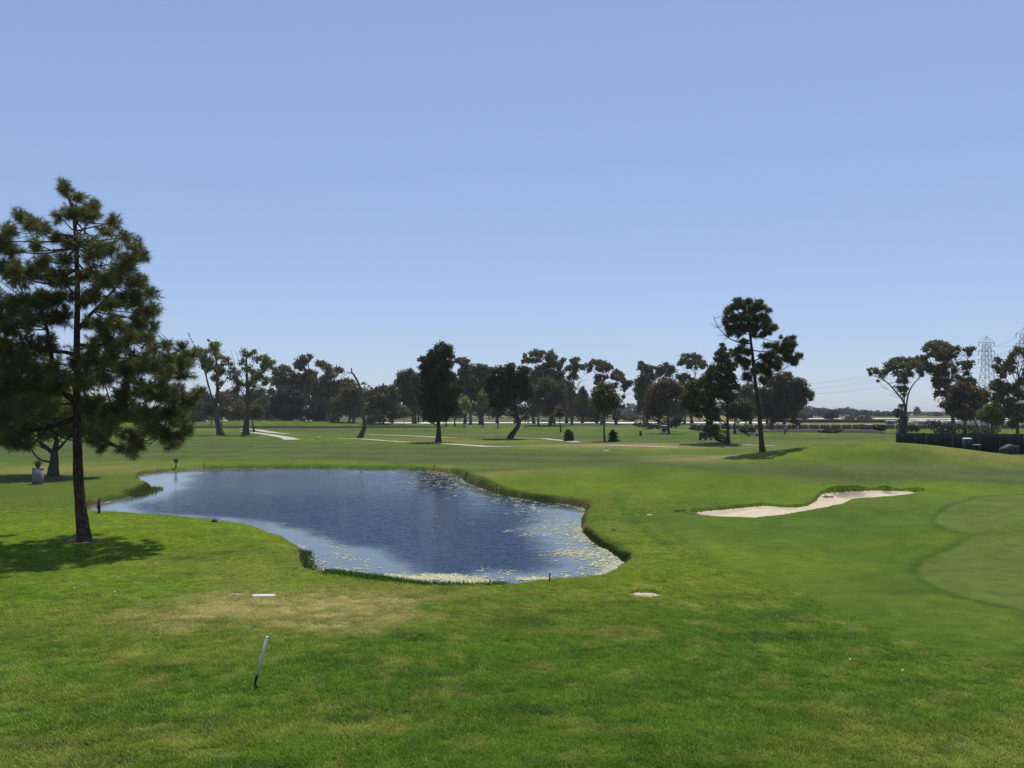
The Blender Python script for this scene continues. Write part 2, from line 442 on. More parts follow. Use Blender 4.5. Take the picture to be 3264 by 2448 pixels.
# patches of turf: photo px, py, half width (m), half depth (m), colour key, strength
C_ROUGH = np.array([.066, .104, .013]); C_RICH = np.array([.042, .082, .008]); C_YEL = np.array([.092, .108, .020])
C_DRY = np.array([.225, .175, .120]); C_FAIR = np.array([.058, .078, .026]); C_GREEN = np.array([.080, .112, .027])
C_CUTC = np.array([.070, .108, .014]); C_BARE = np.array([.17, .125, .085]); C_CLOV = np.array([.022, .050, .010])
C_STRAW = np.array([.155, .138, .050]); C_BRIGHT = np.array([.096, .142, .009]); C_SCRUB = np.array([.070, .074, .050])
PATCH = [
    (2500,2200,5.0,3.2,C_RICH,.95),(1750,2150,2.4,2.4,C_RICH,.7),(2100,2050,2.2,2.0,C_RICH,.6),(2750,2300,3,2,C_RICH,.75),(2350,2020,3,2,C_RICH,.6),
    (1500,2200,2.5,1.3,C_RICH,.5),(900,2100,2.2,1.3,C_RICH,.6),(1050,2140,1.0,1.0,C_RICH,.5),(200,2000,3.0,2.5,C_RICH,.45),(500,2250,2,.9,C_RICH,.4),(1650,2350,3.2,.8,C_RICH,.4),
    (420,1850,4,3,C_BRIGHT,.5),(600,1700,6,4,C_BRIGHT,.8),(150,1680,4,6,C_BRIGHT,.7),(420,1670,5,3,C_BRIGHT,.6),(800,1760,4,3,C_BRIGHT,.4),(2000,1850,4,2,C_BRIGHT,.4),
    (650,2330,1.5,.5,C_YEL,.8),(850,2300,1.3,.45,C_YEL,.7),(1300,2290,1.0,.4,C_YEL,.6),(200,2220,1.2,.5,C_YEL,.5),(420,2100,1.3,.4,C_YEL,.65),(640,2095,1.0,.3,C_YEL,.5),
    (300,2400,2.0,.6,C_YEL,.5),(3100,2380,2.4,.6,C_STRAW,.4),(2950,2330,1.6,.4,C_YEL,.6),(2700,2365,1.2,.3,C_YEL,.5),(1700,1960,1.6,1.0,C_YEL,.6),(1500,1990,1.8,.7,C_YEL,.5),
    (1900,1880,3,1.5,C_YEL,.25),(300,1990,2.5,1.2,C_YEL,.5),(150,1960,1.5,1.0,C_YEL,.4),
    (860,1820,3,1.6,C_STRAW,.35),(1000,1800,2,1.2,C_STRAW,.3),(700,1790,3,1.5,C_YEL,.5),(1180,1880,2.5,.8,C_STRAW,.5),
    (100,1500,9,4,C_STRAW,.65),(330,1490,6,3,C_STRAW,.6),(450,1475,5,2.5,C_STRAW,.4),(340,1540,4,4,C_YEL,.5),(150,1580,6,4,C_YEL,.35),
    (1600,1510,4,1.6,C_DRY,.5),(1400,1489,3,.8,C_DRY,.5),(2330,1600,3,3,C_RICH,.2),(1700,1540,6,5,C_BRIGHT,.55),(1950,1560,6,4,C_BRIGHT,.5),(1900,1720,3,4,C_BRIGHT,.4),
    (2270,1460,4.5,3.2,C_DRY,.75),(2350,1452,3,2,C_DRY,.6),(2180,1452,4,2.4,C_DRY,.4),(2120,1425,10,4,C_DRY,.55),(1760,1420,6,2,C_DRY,.6),(1900,1418,6,2.5,C_DRY,.5),(2030,1419,7,2.5,C_DRY,.6),
    (2620,1409,8,5,C_STRAW,.4),(2550,1445,6,5,C_BRIGHT,.6),(2750,1420,6,4,C_BRIGHT,.4),(3050,1440,6,4,C_STRAW,.45),(3150,1460,5,3,C_STRAW,.5),(2920,1455,5,2.5,C_CLOV,.4),(2760,1452,4,2.5,C_RICH,.5),
    (640,1372,10,8,C_STRAW,.5),(1560,1405,12,5,C_STRAW,.4),(1500,1410,8,4,C_DRY,.35),(1330,1398,8,4,C_STRAW,.3),(1560,1386,10,6,C_STRAW,.3),
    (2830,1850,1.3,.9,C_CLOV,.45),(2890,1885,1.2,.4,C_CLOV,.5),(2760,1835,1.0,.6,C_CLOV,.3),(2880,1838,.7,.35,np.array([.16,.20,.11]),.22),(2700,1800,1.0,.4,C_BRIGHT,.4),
    (2300,1760,4,3,C_BRIGHT,.6),(2800,1690,4,3,C_RICH,.65),(2600,1650,5,2,C_RICH,.5),(2560,1800,4,2,C_BRIGHT,.45),(2960,1572,6,2.2,C_BRIGHT,.55),(2430,1572,4,2.5,C_BRIGHT,.5),(2960,1730,3,1.5,C_BRIGHT,.45),(3050,1560,5,2,C_BRIGHT,.4),(2720,1760,3,1.4,C_RICH,.4),(2900,1800,2.5,1.0,C_RICH,.4),(2150,1560,5,4,C_BRIGHT,.5),(2080,1600,3,2,C_RICH,.3),  # dark hollows and bright crests: partly turf tone, partly slope shading painted in
    (1112,2290,.42,.16,C_CLOV,1.0),(1090,2300,.25,.12,C_CLOV,.8),(1020,2168,.22,.12,C_CLOV,.7),(1055,2210,.22,.12,C_CLOV,.8),(440,2262,.45,.14,C_CLOV,.8),(515,2293,.3,.14,C_CLOV,.7),
    (680,2292,.3,.14,C_CLOV,.6),(150,2375,.6,.25,C_CLOV,.6),(790,2250,.25,.1,C_CLOV,.6),(470,2335,.35,.25,C_CLOV,.5),(1350,2040,.5,.2,C_CLOV,.8),(1300,2030,.5,.25,C_CLOV,.6),
    (1000,2110,.8,.3,C_CLOV,.5),(1080,2085,.5,.2,C_CLOV,.5),(1250,2150,.6,.3,C_CLOV,.6),(1390,2150,.5,.15,C_CLOV,.7),(1520,2200,.7,.3,C_CLOV,.6),(1660,1990,.8,.35,C_CLOV,.75),(1700,1975,.5,.2,C_CLOV,.6),
    (1800,1950,.6,.2,C_CLOV,.7),(1980,1920,.5,.15,C_CLOV,.6),(2370,2030,1.0,.4,C_CLOV,.6),(2560,2030,1.2,.4,C_CLOV,.7),(2500,1960,.9,.4,C_CLOV,.5),(2330,1900,.7,.3,C_CLOV,.5),(2850,2090,.8,.3,C_CLOV,.5),
    (1680,2265,.5,.2,C_CLOV,.8),(1690,2295,.4,.12,C_CLOV,.6),(2030,2300,.5,.12,C_CLOV,.4),(1770,2430,.5,.12,C_CLOV,.7),(780,2440,.6,.12,C_CLOV,.7),(340,2420,.5,.15,C_CLOV,.7),(200,2445,.5,.1,C_CLOV,.6),(400,2440,.6,.1,C_CLOV,.5),
    (640,1780,1.2,.4,C_CLOV,.45),(560,1785,1.0,.4,C_CLOV,.35),(680,1765,.9,.3,C_CLOV,.45),(590,1830,.7,.25,C_CLOV,.5),(770,1760,.8,.2,C_CLOV,.6),(480,1930,.3,.1,C_CLOV,.6),(490,2003,.3,.1,C_CLOV,.6),(690,2015,.35,.1,C_CLOV,.5),
    (820,1928,.5,.2,C_RICH,.7),(30,2030,1.0,.5,C_CLOV,.4),
]
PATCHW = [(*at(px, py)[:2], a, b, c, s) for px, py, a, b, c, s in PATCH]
PINE_BASE = at(270, 1724)
TREEB_BASE = at(171, 1518)
RINGS = [(PINE_BASE[0], PINE_BASE[1], .85), (TREEB_BASE[0], TREEB_BASE[1], 1.6)]
TRACKS = [poly_at(L) for L in [[(221,1855),(330,1880),(430,1915),(520,1935)], [(300,1828),(420,1850),(520,1885),(610,1910)]]]

STREAKS = [(poly_at(L), w_, c_, s_) for L, w_, c_, s_ in [
    (_b([(620,545),(800,520),(1000,505),(1300,485),(1600,450),(1800,430),(1960,421)]), .40, C_YEL * 1.15, .40),  # pale line along the ridge crest, partly slope light painted into the turf
    ([(1960,1560),(1985,1620),(2060,1690),(2150,1760),(2230,1800)], .30, C_RICH, .45), ([(2020,1555),(2060,1625),(2130,1680),(2230,1750)], .35, C_YEL, .45),
    ([(1905,1530),(1930,1600),(1990,1680),(2080,1750)], .30, C_YEL, .35), ([(2060,1640),(2100,1665),(2200,1740),(2300,1810),(2440,1840)], .30, C_RICH, .45),
    ([(0,1640),(90,1600),(180,1640),(300,1660),(500,1690)], .35, C_YEL, .35), ([(700,1700),(860,1760),(940,1830)], .30, C_RICH, .35)]]

def sdfb(poly, x, y, pad=6.0):
    P = np.asarray(poly); lo = P.min(0) - pad; hi = P.max(0) + pad
    m = (x > lo[0]) & (x < hi[0]) & (y > lo[1]) & (y < hi[1])
    d = np.full(np.shape(x), 99.0)
    if m.any(): d[m] = sdf(P, x[m], y[m])
    return d

def seg_d(L, x, y):
    d = np.full(np.shape(x), 1e9)
    for (ax, ay), (bx, by) in zip(L[:-1], L[1:]):
        ex, ey = bx - ax, by - ay
        t = np.clip(((x - ax) * ex + (y - ay) * ey) / (ex * ex + ey * ey), 0, 1)
        d = np.minimum(d, np.hypot(x - ax - ex * t, y - ay - ey * t))
    return d

def turf(x, y):
    """colour of the ground cover at x, y"""
    x = np.asarray(x, float); y = np.asarray(y, float)
    n = len(x)
    wob = (fbm(x / 1.3, y / 1.3, 5, 3) - .5)
    n1 = fbm(x / 6, y / 4, 11, 4); n2 = fbm(x / 1.6, y / 1.1, 12, 4); n3 = fbm(x / .45, y / .35, 13, 3)
    c = C_ROUGH * np.ones((n, 3))
    def mix(col, w): 
        nonlocal c
        w = np.clip(w, 0, 1)[:, None]; c = c * (1 - w) + np.asarray(col) * w
    r = np.hypot(x, y)
    mix(C_YEL, .40 * sstep(.48, .68, n1) + .2 * sstep(.5, .7, n2))
    mix(C_RICH, .5 * sstep(.54, .36, n1))
    mix(C_RICH, .35 * sstep(.45, .25, n2))
    e = sdfb(CUT, x, y) + wob * .5
    mix(C_CUTC, .85 * sstep(.7, -.7, e + (n2 - .5) * 1.6))
    mix(C_RICH, .22 * np.exp(-(e / .7) ** 2))
    for F, k, wd in ((FAIR1, .92, .5), (FAIR2, .85, 2.0)):
        e = sdfb(F, x, y) + wob * wd
        st = .5 + .5 * np.sin((y * .8 + x * .12) / (1.7 if F is FAIR1 else 6.0) + 3 * n1)
        col = C_FAIR * (.86 + .28 * st)[:, None]
        w = (k * sstep(wd, -wd, e))[:, None]
        c = c * (1 - w) + col * w
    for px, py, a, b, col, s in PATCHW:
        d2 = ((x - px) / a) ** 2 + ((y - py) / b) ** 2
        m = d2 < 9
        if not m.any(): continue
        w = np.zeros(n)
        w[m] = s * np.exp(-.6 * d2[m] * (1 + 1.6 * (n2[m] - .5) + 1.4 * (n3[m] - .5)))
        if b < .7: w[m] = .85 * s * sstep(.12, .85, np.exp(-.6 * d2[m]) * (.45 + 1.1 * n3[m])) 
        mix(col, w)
    e = sdfb(DRY, x, y) + (n2 - .5) * 2.2
    mix(C_DRY, .74 * sstep(1.2, -1.0, e) * (.35 + 1.1 * n3))
    # green and its darker collar
    e = sdfb(GREEN, x, y) + wob * .1
    mix(C_RICH * .85, .75 * np.exp(-((e - .15) / .22) ** 2))
    st = .5 + .5 * np.sign(np.sin((x * .6 + y * .8) * 2.4))
    mix(C_GREEN, .95 * sstep(.06, -.06, e))
    # scattered small clover and dry tufts on the near rough
    nm = (1 - sstep(28, 60, r)) * sstep(.3, -.2, -np.minimum(sdfb(CUT, x, y), .3))
    mix(C_CLOV, .45 * sstep(.56, .80, fbm(x / .7, y / .6, 31, 4)) * nm)
    mix(C_STRAW, .40 * sstep(.50, .78, fbm(x / .6, y / .5, 37, 4)) * nm)
    for T, wd_, cc_, ss_ in STREAKS:
        mix(cc_, ss_ * np.exp(-(seg_d(T, x, y) / (wd_ * (.6 + .8 * n2))) ** 2))
    for T in TRACKS:
        mix(np.array([.13, .16, .075]), .45 * np.exp(-(seg_d(T, x, y) / .07) ** 2) * (n3 > .35))
    # bare rings under the trees
    for rx, ry, rr in RINGS:
        d = np.hypot(x - rx, (y - ry)) + wob * .5
        mix(C_BARE, .9 * sstep(rr, rr * .75, d))
    # pond bank: sedge and mud
    m = (y > 20) & (y < 100) & (x > -60) & (x < 40)
    d = np.full(n, 99.); d[m] = pond_d(x[m], y[m])
    mix(np.array([.045, .075, .014]), .5 * sstep(.55, .15, d + wob * .5))
    mix(np.array([.040, .040, .018]), .8 * sstep(.18, .02, d))
    mix(np.array([.13, .105, .065]), .75 * sstep(.40, .10, d + wob * .3) * sstep(.55, .68, fbm(x / 1.8, y / 1.8, 49, 3)))
    mix(np.array([.03, .035, .015]), sstep(.0, -.1, d))
    # beyond the course: dry scrub
    w = sstep(395, 420, y + 12 * (n1 - .5))
    mix(C_SCRUB, w)
    mix(np.array([.05, .065, .03]), w * .6 * sstep(.5, .62, fbm(x / 30, y / 60, 41, 4)))
    mix(np.array([.26, .20, .11]), w * .7 * sstep(.55, .7, fbm(x / 80, y / 120, 43, 4)))
    mix(np.array([.26, .19, .09]), .8 * sstep(238, 246, y) * (1 - sstep(330, 345, y)) * sstep(60, 85, x) * (.4 + .8 * n1))
    mix(np.array([.07, .085, .045]), .8 * sstep(250, 262, y) * (1 - sstep(395, 405, y)) * (1 - sstep(60, 85, x)) * sstep(-40, 0, x))
    c = c * np.array([.90, .91, .58]) * (1 + .30 * (n2 - .5) + .45 * (fbm(x / 2.2, y / 5.5, 47, 4) - .5) * sstep(25, 45, r))[:, None]
    c = c * (.80 + .40 * n3 * (1 - .5 * sstep(40, 120, r)) + .2 * sstep(40, 120, r))[:, None]
    return c

# ------------------------------------------------------------------ ground sheet
def ground_sheet():
    dense = np.linspace(-34, 34, 650)
    left = np.linspace(-180, -34, 44, endpoint=False)
    right = np.linspace(34, 180, 44, endpoint=False)[1:]
    th = np.radians(np.concatenate([left, dense, right]))
    rows = np.linspace(1230, 6.5, 500)
    R = np.unique(np.concatenate([[.6, 1.5, 3, 5, 7, 9, 10.2], FPX * CAMZ / rows, np.arange(42, 61, .2), [3000, 4500, 7000, 12000]]))
    T, RR = np.meshgrid(th, R)
    X = (RR * np.sin(T)).ravel(); Y = (RR * np.cos(T)).ravel()
    Z = hgt(X, Y)
    nr, nc = T.shape
    i = np.arange(nr - 1)[:, None] * nc; j = np.arange(nc)[None, :]; j2 = (j + 1) % nc
    F = np.stack([i + j, i + j2, i + nc + j2, i + nc + j], -1).reshape(-1, 4)
    cap = np.stack([np.zeros(nc - 2, int), np.arange(2, nc), np.arange(1, nc - 1)], -1)
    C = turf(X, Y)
    return mesh_np('ground', np.stack([X, Y, Z], 1), [F, cap], M_GROUND, cols=C, smooth=True)

M_GROUND, n, out = new_mat('turf')
b = n.nodes.new('ShaderNodeBsdfPrincipled'); b.inputs['Roughness'].default_value = .95; b.inputs['Specular IOR Level'].default_value = .08
at_n = n.nodes.new('ShaderNodeAttribute'); at_n.attribute_name = 'tint'
tc = n.nodes.new('ShaderNodeTexCoord')
n1 = n.nodes.new('ShaderNodeTexNoise'); n1.inputs['Scale'].default_value = 14; n1.inputs['Detail'].default_value = 6; n1.inputs['Roughness'].default_value = .7
n2 = n.nodes.new('ShaderNodeTexNoise'); n2.inputs['Scale'].default_value = 2.2; n2.inputs['Detail'].default_value = 6
n.links.new(tc.outputs['Object'], n1.inputs['Vector']); n.links.new(tc.outputs['Object'], n2.inputs['Vector'])
add = n.nodes.new('ShaderNodeMath'); add.operation = 'ADD'
n.links.new(n1.outputs['Fac'], add.inputs[0]); n.links.new(n2.outputs['Fac'], add.inputs[1])
mr = n.nodes.new('ShaderNodeMapRange'); mr.inputs[1].default_value = .6; mr.inputs[2].default_value = 1.4; mr.inputs[3].default_value = .72; mr.inputs[4].default_value = 1.28
n.links.new(add.outputs[0], mr.inputs[0])
sc = n.nodes.new('ShaderNodeVectorMath'); sc.operation = 'SCALE'
n.links.new(at_n.outputs['Color'], sc.inputs[0]); n.links.new(mr.outputs[0], sc.inputs['Scale'])
n.links.new(sc.outputs[0], b.inputs['Base Color'])
bp = n.nodes.new('ShaderNodeBump'); bp.inputs['Strength'].default_value = .5; bp.inputs['Distance'].default_value = .03
n.links.new(n1.outputs['Fac'], bp.inputs['Height']); n.links.new(bp.outputs[0], b.inputs['Normal'])
n.links.new(b.outputs[0], out.inputs[0])
tag(obj('ground', ground_sheet()), kind='structure')

# ------------------------------------------------------------------ pond water
RIP = [(300 + x / 2.458, 1440 + y / 2.458) for x, y in [(340,430),(520,375),(650,330),(760,230),(800,175),(1000,150),(1500,140),(2212,150)]] + \
      [(1200 + x / 2.458, 1440 + y / 2.458) for x, y in [(300,170),(500,250),(700,330),(850,360),(1000,420),(1180,450),(1200,520),(1130,600),(1180,660),(1280,730),(1330,800),(1340,890),(1200,935),(1000,930),(800,920),(650,960),(500,970),(350,930),(200,860),(100,800),(0,760)]] + \
      [(300 + x / 2.458, 1440 + y / 2.458) for x, y in [(2050,720),(1900,660),(1700,600),(1400,555),(1000,510),(700,490),(470,480)]]
RIP = np.array([at_z(x, y, WATER_Z)[:2] for x, y in RIP])
M_WATER, n, out = new_mat('pond_water')
b = n.nodes.new('ShaderNodeBsdfPrincipled')
b.inputs['IOR'].default_value = 1.333
a_r = n.nodes.new('ShaderNodeAttribute'); a_r.attribute_name = 'ripple'
tc = n.nodes.new('ShaderNodeTexCoord')
mp = n.nodes.new('ShaderNodeMapping'); mp.inputs['Scale'].default_value = (.75, 1.25, 1); mp.inputs['Rotation'].default_value = (0, 0, radians(12))
n.links.new(tc.outputs['Object'], mp.inputs[0])
w1 = n.nodes.new('ShaderNodeTexNoise'); w1.inputs['Scale'].default_value = 3.2; w1.inputs['Detail'].default_value = 3; w1.inputs['Roughness'].default_value = .55
w2 = n.nodes.new('ShaderNodeTexNoise'); w2.inputs['Scale'].default_value = .8; w2.inputs['Detail'].default_value = 2
n.links.new(mp.outputs[0], w1.inputs['Vector']); n.links.new(mp.outputs[0], w2.inputs['Vector'])
hs = n.nodes.new('ShaderNodeMath'); hs.operation = 'MULTIPLY_ADD'; hs.inputs[1].default_value = 1.0
n.links.new(w1.outputs['Fac'], hs.inputs[0]); n.links.new(w2.outputs['Fac'], hs.inputs[2])
st = n.nodes.new('ShaderNodeMapRange'); st.inputs[1].default_value = 0; st.inputs[2].default_value = 1; st.inputs[3].default_value = .007; st.inputs[4].default_value = 1.0
n.links.new(a_r.outputs['Fac'], st.inputs[0])
bp = n.nodes.new('ShaderNodeBump'); bp.inputs['Distance'].default_value = .11
n.links.new(st.outputs[0], bp.inputs['Strength']); n.links.new(hs.outputs[0], bp.inputs['Height'])
n.links.new(bp.outputs[0], b.inputs['Normal'])
rg = n.nodes.new('ShaderNodeMapRange'); rg.inputs[3].default_value = .12; rg.inputs[4].default_value = .04
n.links.new(a_r.outputs['Fac'], rg.inputs[0]); n.links.new(rg.outputs[0], b.inputs['Roughness'])
cm = n.nodes.new('ShaderNodeMix'); cm.data_type = 'RGBA'
cm.inputs[7].default_value = (.085, .105, .098, 1); cm.inputs[6].default_value = (.016, .031, .074, 1)  # film colour, then open water: its deep blue partly stands in for reflected sky
a_f = n.nodes.new('ShaderNodeAttribute'); a_f.attribute_name = 'film'
n.links.new(a_f.outputs['Fac'], cm.inputs[0]); n.links.new(cm.outputs[2], b.inputs['Base Color'])
n.links.new(b.outputs[0], out.inputs[0])

CALM = [(*at_z(1405, 1530, WATER_Z)[:2], 3.6, 13, 1.0), (*at_z(1640, 1605, WATER_Z)[:2], 3.6, 6.5, 1.0), (*at_z(1150, 1501, WATER_Z)[:2], 1.6, 8, .95), (*at_z(1290, 1503, WATER_Z)[:2], 2.2, 8, .95), (*at_z(800, 1500, WATER_Z)[:2], 10, 5, .6)]
def water():
    x0, y0 = POND.min(0) - 1; x1, y1 = POND.max(0) + 1
    gx = np.arange(x0, x1, .35); gy = np.arange(y0, y1, .35)
    X, Y = np.meshgrid(gx, gy); nr, nc = X.shape
    x, y = X.ravel(), Y.ravel()
    d = pond_d(x, y)
    i = np.arange(nr - 1)[:, None] * nc; j = np.arange(nc - 1)[None, :]
    F = np.stack([i + j, i + j + 1, i + nc + j + 1, i + nc + j], -1).reshape(-1, 4)
    F = F[(d[F] < .5).any(1)]
    u = np.unique(F); rm = np.full(len(x), -1); rm[u] = np.arange(len(u))
    x, y = x[u], y[u]
    me = mesh_np('water', np.stack([x, y, np.full(len(x), WATER_Z)], 1), rm[F], M_WATER, smooth=True)
    e = sdf(RIP, x, y) + 1.6 * (fbm(x / 2.2, y / 3.5, 51, 4) - .5)
    rp = sstep(.9, -.9, e) * (.55 + .45 * sstep(62, 45, y)) * (.8 + .4 * fbm(x / 5, y / 7, 53, 3))
    film = np.clip(1 - rp * 1.4, 0, 1)
    for cx_, cy_, a_, b_, s_ in CALM:
        film = film * (1 - s_ * np.exp(-(((x - cx_) / a_) ** 2 + ((y - cy_) / b_) ** 2)))
        rp = rp * (1 - s_ * np.exp(-(((x - cx_) / a_) ** 2 + ((y - cy_) / b_) ** 2)))
    a = me.attributes.new('film', 'FLOAT', 'POINT'); a.data.foreach_set('value', film.astype(np.float32))
    a = me.attributes.new('ripple', 'FLOAT', 'POINT'); a.data.foreach_set('value', np.clip(rp, 0, 1).astype(np.float32))
    return me
tag(obj('water', water()), kind='structure')

# ------------------------------------------------------------------ bunker sand
M_SAND, n, out = new_mat('bunker_sand')
b = n.nodes.new('ShaderNodeBsdfPrincipled'); b.inputs['Roughness'].default_value = 1; b.inputs['Specular IOR Level'].default_value = .05
tc = n.nodes.new('ShaderNodeTexCoord')
n1 = n.nodes.new('ShaderNodeTexNoise'); n1.inputs['Scale'].default_value = 1.4; n1.inputs['Detail'].default_value = 7
wv = n.nodes.new('ShaderNodeTexWave'); wv.inputs['Scale'].default_value = 3.2; wv.inputs['Distortion'].default_value = 3.5; wv.inputs['Detail'].default_value = 2
n.links.new(tc.outputs['Object'], n1.inputs['Vector']); n.links.new(tc.outputs['Object'], wv.inputs['Vector'])
r = n.nodes.new('ShaderNodeValToRGB')
r.color_ramp.elements[0].position = .3; r.color_ramp.elements[0].color = (.41, .33, .235, 1)
r.color_ramp.elements[1].position = .7; r.color_ramp.elements[1].color = (.52, .43, .32, 1)
n.links.new(n1.outputs['Fac'], r.inputs[0]); n.links.new(r.outputs[0], b.inputs['Base Color'])
bp = n.nodes.new('ShaderNodeBump'); bp.inputs['Strength'].default_value = .35; bp.inputs['Distance'].default_value = .05
n.links.new(wv.outputs['Fac'], bp.inputs['Height']); n.links.new(bp.outputs[0], b.inputs['Normal'])
n.links.new(b.outputs[0], out.inputs[0])

def sheet(name, poly, zf, step, mat, grow=.0):
    P = np.asarray(poly); x0, y0 = P.min(0) - step; x1, y1 = P.max(0) + step
    X, Y = np.meshgrid(np.arange(x0, x1, step), np.arange(y0, y1, step)); nr, nc = X.shape
    x, y = X.ravel(), Y.ravel(); d = sdf(P, x, y)
    i = np.arange(nr - 1)[:, None] * nc; j = np.arange(nc - 1)[None, :]
    F = np.stack([i + j, i + j + 1, i + nc + j + 1, i + nc + j], -1).reshape(-1, 4)
    F = F[(d[F] < grow).all(1)]
    u = np.unique(F); rm = np.full(len(x), -1); rm[u] = np.arange(len(u))
    x, y = x[u], y[u]
    return mesh_np(name, np.stack([x, y, zf(x, y)], 1), rm[F], mat, smooth=True)
tag(obj('bunker_sand', sheet('bunker_sand', BUNKER, lambda x, y: sand_z(x, y), .12, M_SAND, .14)), kind='structure')

# round gravel-filled sump in the lawn
M_GRAVEL = plain('gravel', (.50, .40, .34), .95, var=.45, scale=38, bump=.8)
def gravel():
    V = []; F = []
    g = random.Random(4); pz = gz(*PIT)
    for k in range(420):
        a = g.random() * 2 * pi; rr = math.sqrt(g.random()) * (PIT_R + .02)
        s = .016 + .02 * g.random()
        c = np.array([PIT[0] + rr * cos(a), PIT[1] + rr * sin(a), pz + .012])
        o = np.array([(1, 0, 0), (0, 1, 0), (-1, 0, 0), (0, -1, 0), (0, 0, .8), (0, 0, -.6)]) * s * (.7 + .6 * rng.random((6, 1)))
        V.append(o + c); n0 = 6 * k
        F += [(n0, n0 + 1, n0 + 4), (n0 + 1, n0 + 2, n0 + 4), (n0 + 2, n0 + 3, n0 + 4), (n0 + 3, n0, n0 + 4)]
    an = np.linspace(0, 2 * pi, 28, endpoint=False)
    n0 = 420 * 6
    V.append(np.stack([PIT[0] + (PIT_R + .02) * np.cos(an), PIT[1] + (PIT_R + .02) * np.sin(an), np.full(28, pz + .006)], 1))
    F += [(n0, n0 + i, n0 + i + 1) for i in range(1, 27)]
    return mesh_np('gravel_patch', np.concatenate(V), np.array(F), M_GRAVEL)
tag(obj('gravel_patch', gravel()), 'round pinkish gravel patch sunk in the lawn right of the pond', 'gravel', kind='stuff')

# ------------------------------------------------------------------ paths and far strips
def ribbon(name, pts, width, mat, lift=.03, step=1.0, px=True):
    P = np.array([at(x, y)[:2] for x, y in pts]) if px else np.array(pts, float)
    L = spline(P, 14)
    T = np.gradient(L, axis=0); T /= np.linalg.norm(T, axis=1)[:, None]
    N = np.stack([-T[:, 1], T[:, 0]], 1)
    k = 5
    u = np.linspace(-.5, .5, k)
    w = np.broadcast_to(np.asarray(width, float), (len(L),)) if np.ndim(width) == 0 else np.interp(np.linspace(0, 1, len(L)), np.linspace(0, 1, len(width)), width)
    G = L[:, None, :] + N[:, None, :] * (u[None, :] * w[:, None])[:, :, None]
    x, y = G[..., 0].ravel(), G[..., 1].ravel()
    z = hgt(x, y) + lift
    i = np.arange(len(L) - 1)[:, None] * k; j = np.arange(k - 1)[None, :]
    F = np.stack([i + j, i + j + 1, i + k + j + 1, i + k + j], -1).reshape(-1, 4)
    return tag(obj(name, mesh_np(name, np.stack([x, y, z], 1), F, mat, smooth=True)), kind='structure')

q1 = lambda L: [(560 + x / 4.096, 1300 + y / 4.096) for x, y in L]
q2 = lambda L: [(1080 + x / 3.568, 1290 + y / 3.568) for x, y in L]
q3 = lambda L: [(1680 + x / 3.568, 1290 + y / 3.568) for x, y in L]
q4 = lambda L: [(2200 + x / 3.16, 1290 + y / 3.16) for x, y in L]
ribbon('cart_path', q1([(860,305),(1100,335),(1300,365),(1440,390),(1530,418)]), [1.7, 1.9, 2.2, 2.4, 2.9], M_PATH, .05)
ribbon('cart_path', q1([(870,270),(1050,288),(1250,322),(1470,342)]), [1.9, 2.4, 2.4, 1.4], M_PATH, .05)
ribbon('cart_path', q2([(-10,388),(300,395),(700,424),(1100,440),(1500,465),(1700,478),(2000,478)]), [1.2, 1.4, 1.4, 1.6, 1.8, 1.9, 0.5], M_PATH, .05)
ribbon('cart_path', q2([(310,340),(600,348),(900,360),(1150,372),(1340,377)]), [1.0, 1.9, 1.9, 1.9, 1.0], M_PATH, .05)
ribbon('cart_path', q2([(1960,378),(2212,384)]) + q3([(200,388),(420,412),(560,430)]), 1.6, M_PATH, .05)
ribbon('cart_path', q3([(930,465),(1300,476),(1720,489)]), [1.3, 1.1, 1.0], M_PATH, .05)
ribbon('cart_path', q4([(530,408),(700,412),(850,418)]), 1.0, M_PATH, .05)
ribbon('cart_path', q3([(600,266),(1200,277),(2000,297)]), 1.4, M_PATH, .05)
M_BED = plain('pale_riverbed', (.66, .60, .53), .9, var=.12, scale=.05)
tag(ribbon('riverbed', [(-78, 352), (0, 358), (60, 362), (112, 366)], 34, M_BED, .10, px=False), kind='structure')
tag(ribbon('far_road', [(184, 552), (350, 548), (700, 565)], 40, M_BED, .12, px=False), kind='structure')

# ------------------------------------------------------------------ trees
def rdir(n):
    v = rng.normal(size=(n, 3)); return v / np.linalg.norm(v, axis=1)[:, None]

def cards(P, size, up=.35, aspect=.55):
    """small rhombic leaf sprays at points P"""
    n = len(P)
    N = rdir(n); N[:, 2] += up; N /= np.linalg.norm(N, axis=1)[:, None]
    A = np.cross(N, rdir(n)); A /= np.linalg.norm(A, axis=1)[:, None] + 1e-9
    B = np.cross(N, A)
    s = (size * (.6 + .8 * rng.random(n)))[:, None]
    bend = N * s * .18
    V = np.stack([P - A * s, P - B * s * aspect + bend, P + A * s, P + B * s * aspect + bend], 1).reshape(-1, 3)
    F = np.arange(4 * n).reshape(-1, 4)
    return V, F

def needles(P, D, length, width, k):
    """bottle-brush tufts: k thin needles fanning out from each P about direction D"""
    n = len(P)
    d = np.repeat(D, k, 0) * .55 + rdir(n * k) * 1.0
    d /= np.linalg.norm(d, axis=1)[:, None]
    d[:, 2] -= .10
    o = np.repeat(P, k, 0) + np.repeat(D, k, 0) * (rng.random(n * k)[:, None] - .6) * length * .8
    L = (length * (.65 + .5 * rng.random(n * k)))[:, None]
    s = np.cross(d, rdir(n * k)); s /= np.linalg.norm(s, axis=1)[:, None] + 1e-9
    V = np.stack([o - s * width, o + s * width, o + d * L], 1).reshape(-1, 3)
    return V, np.arange(3 * n * k).reshape(-1, 3)

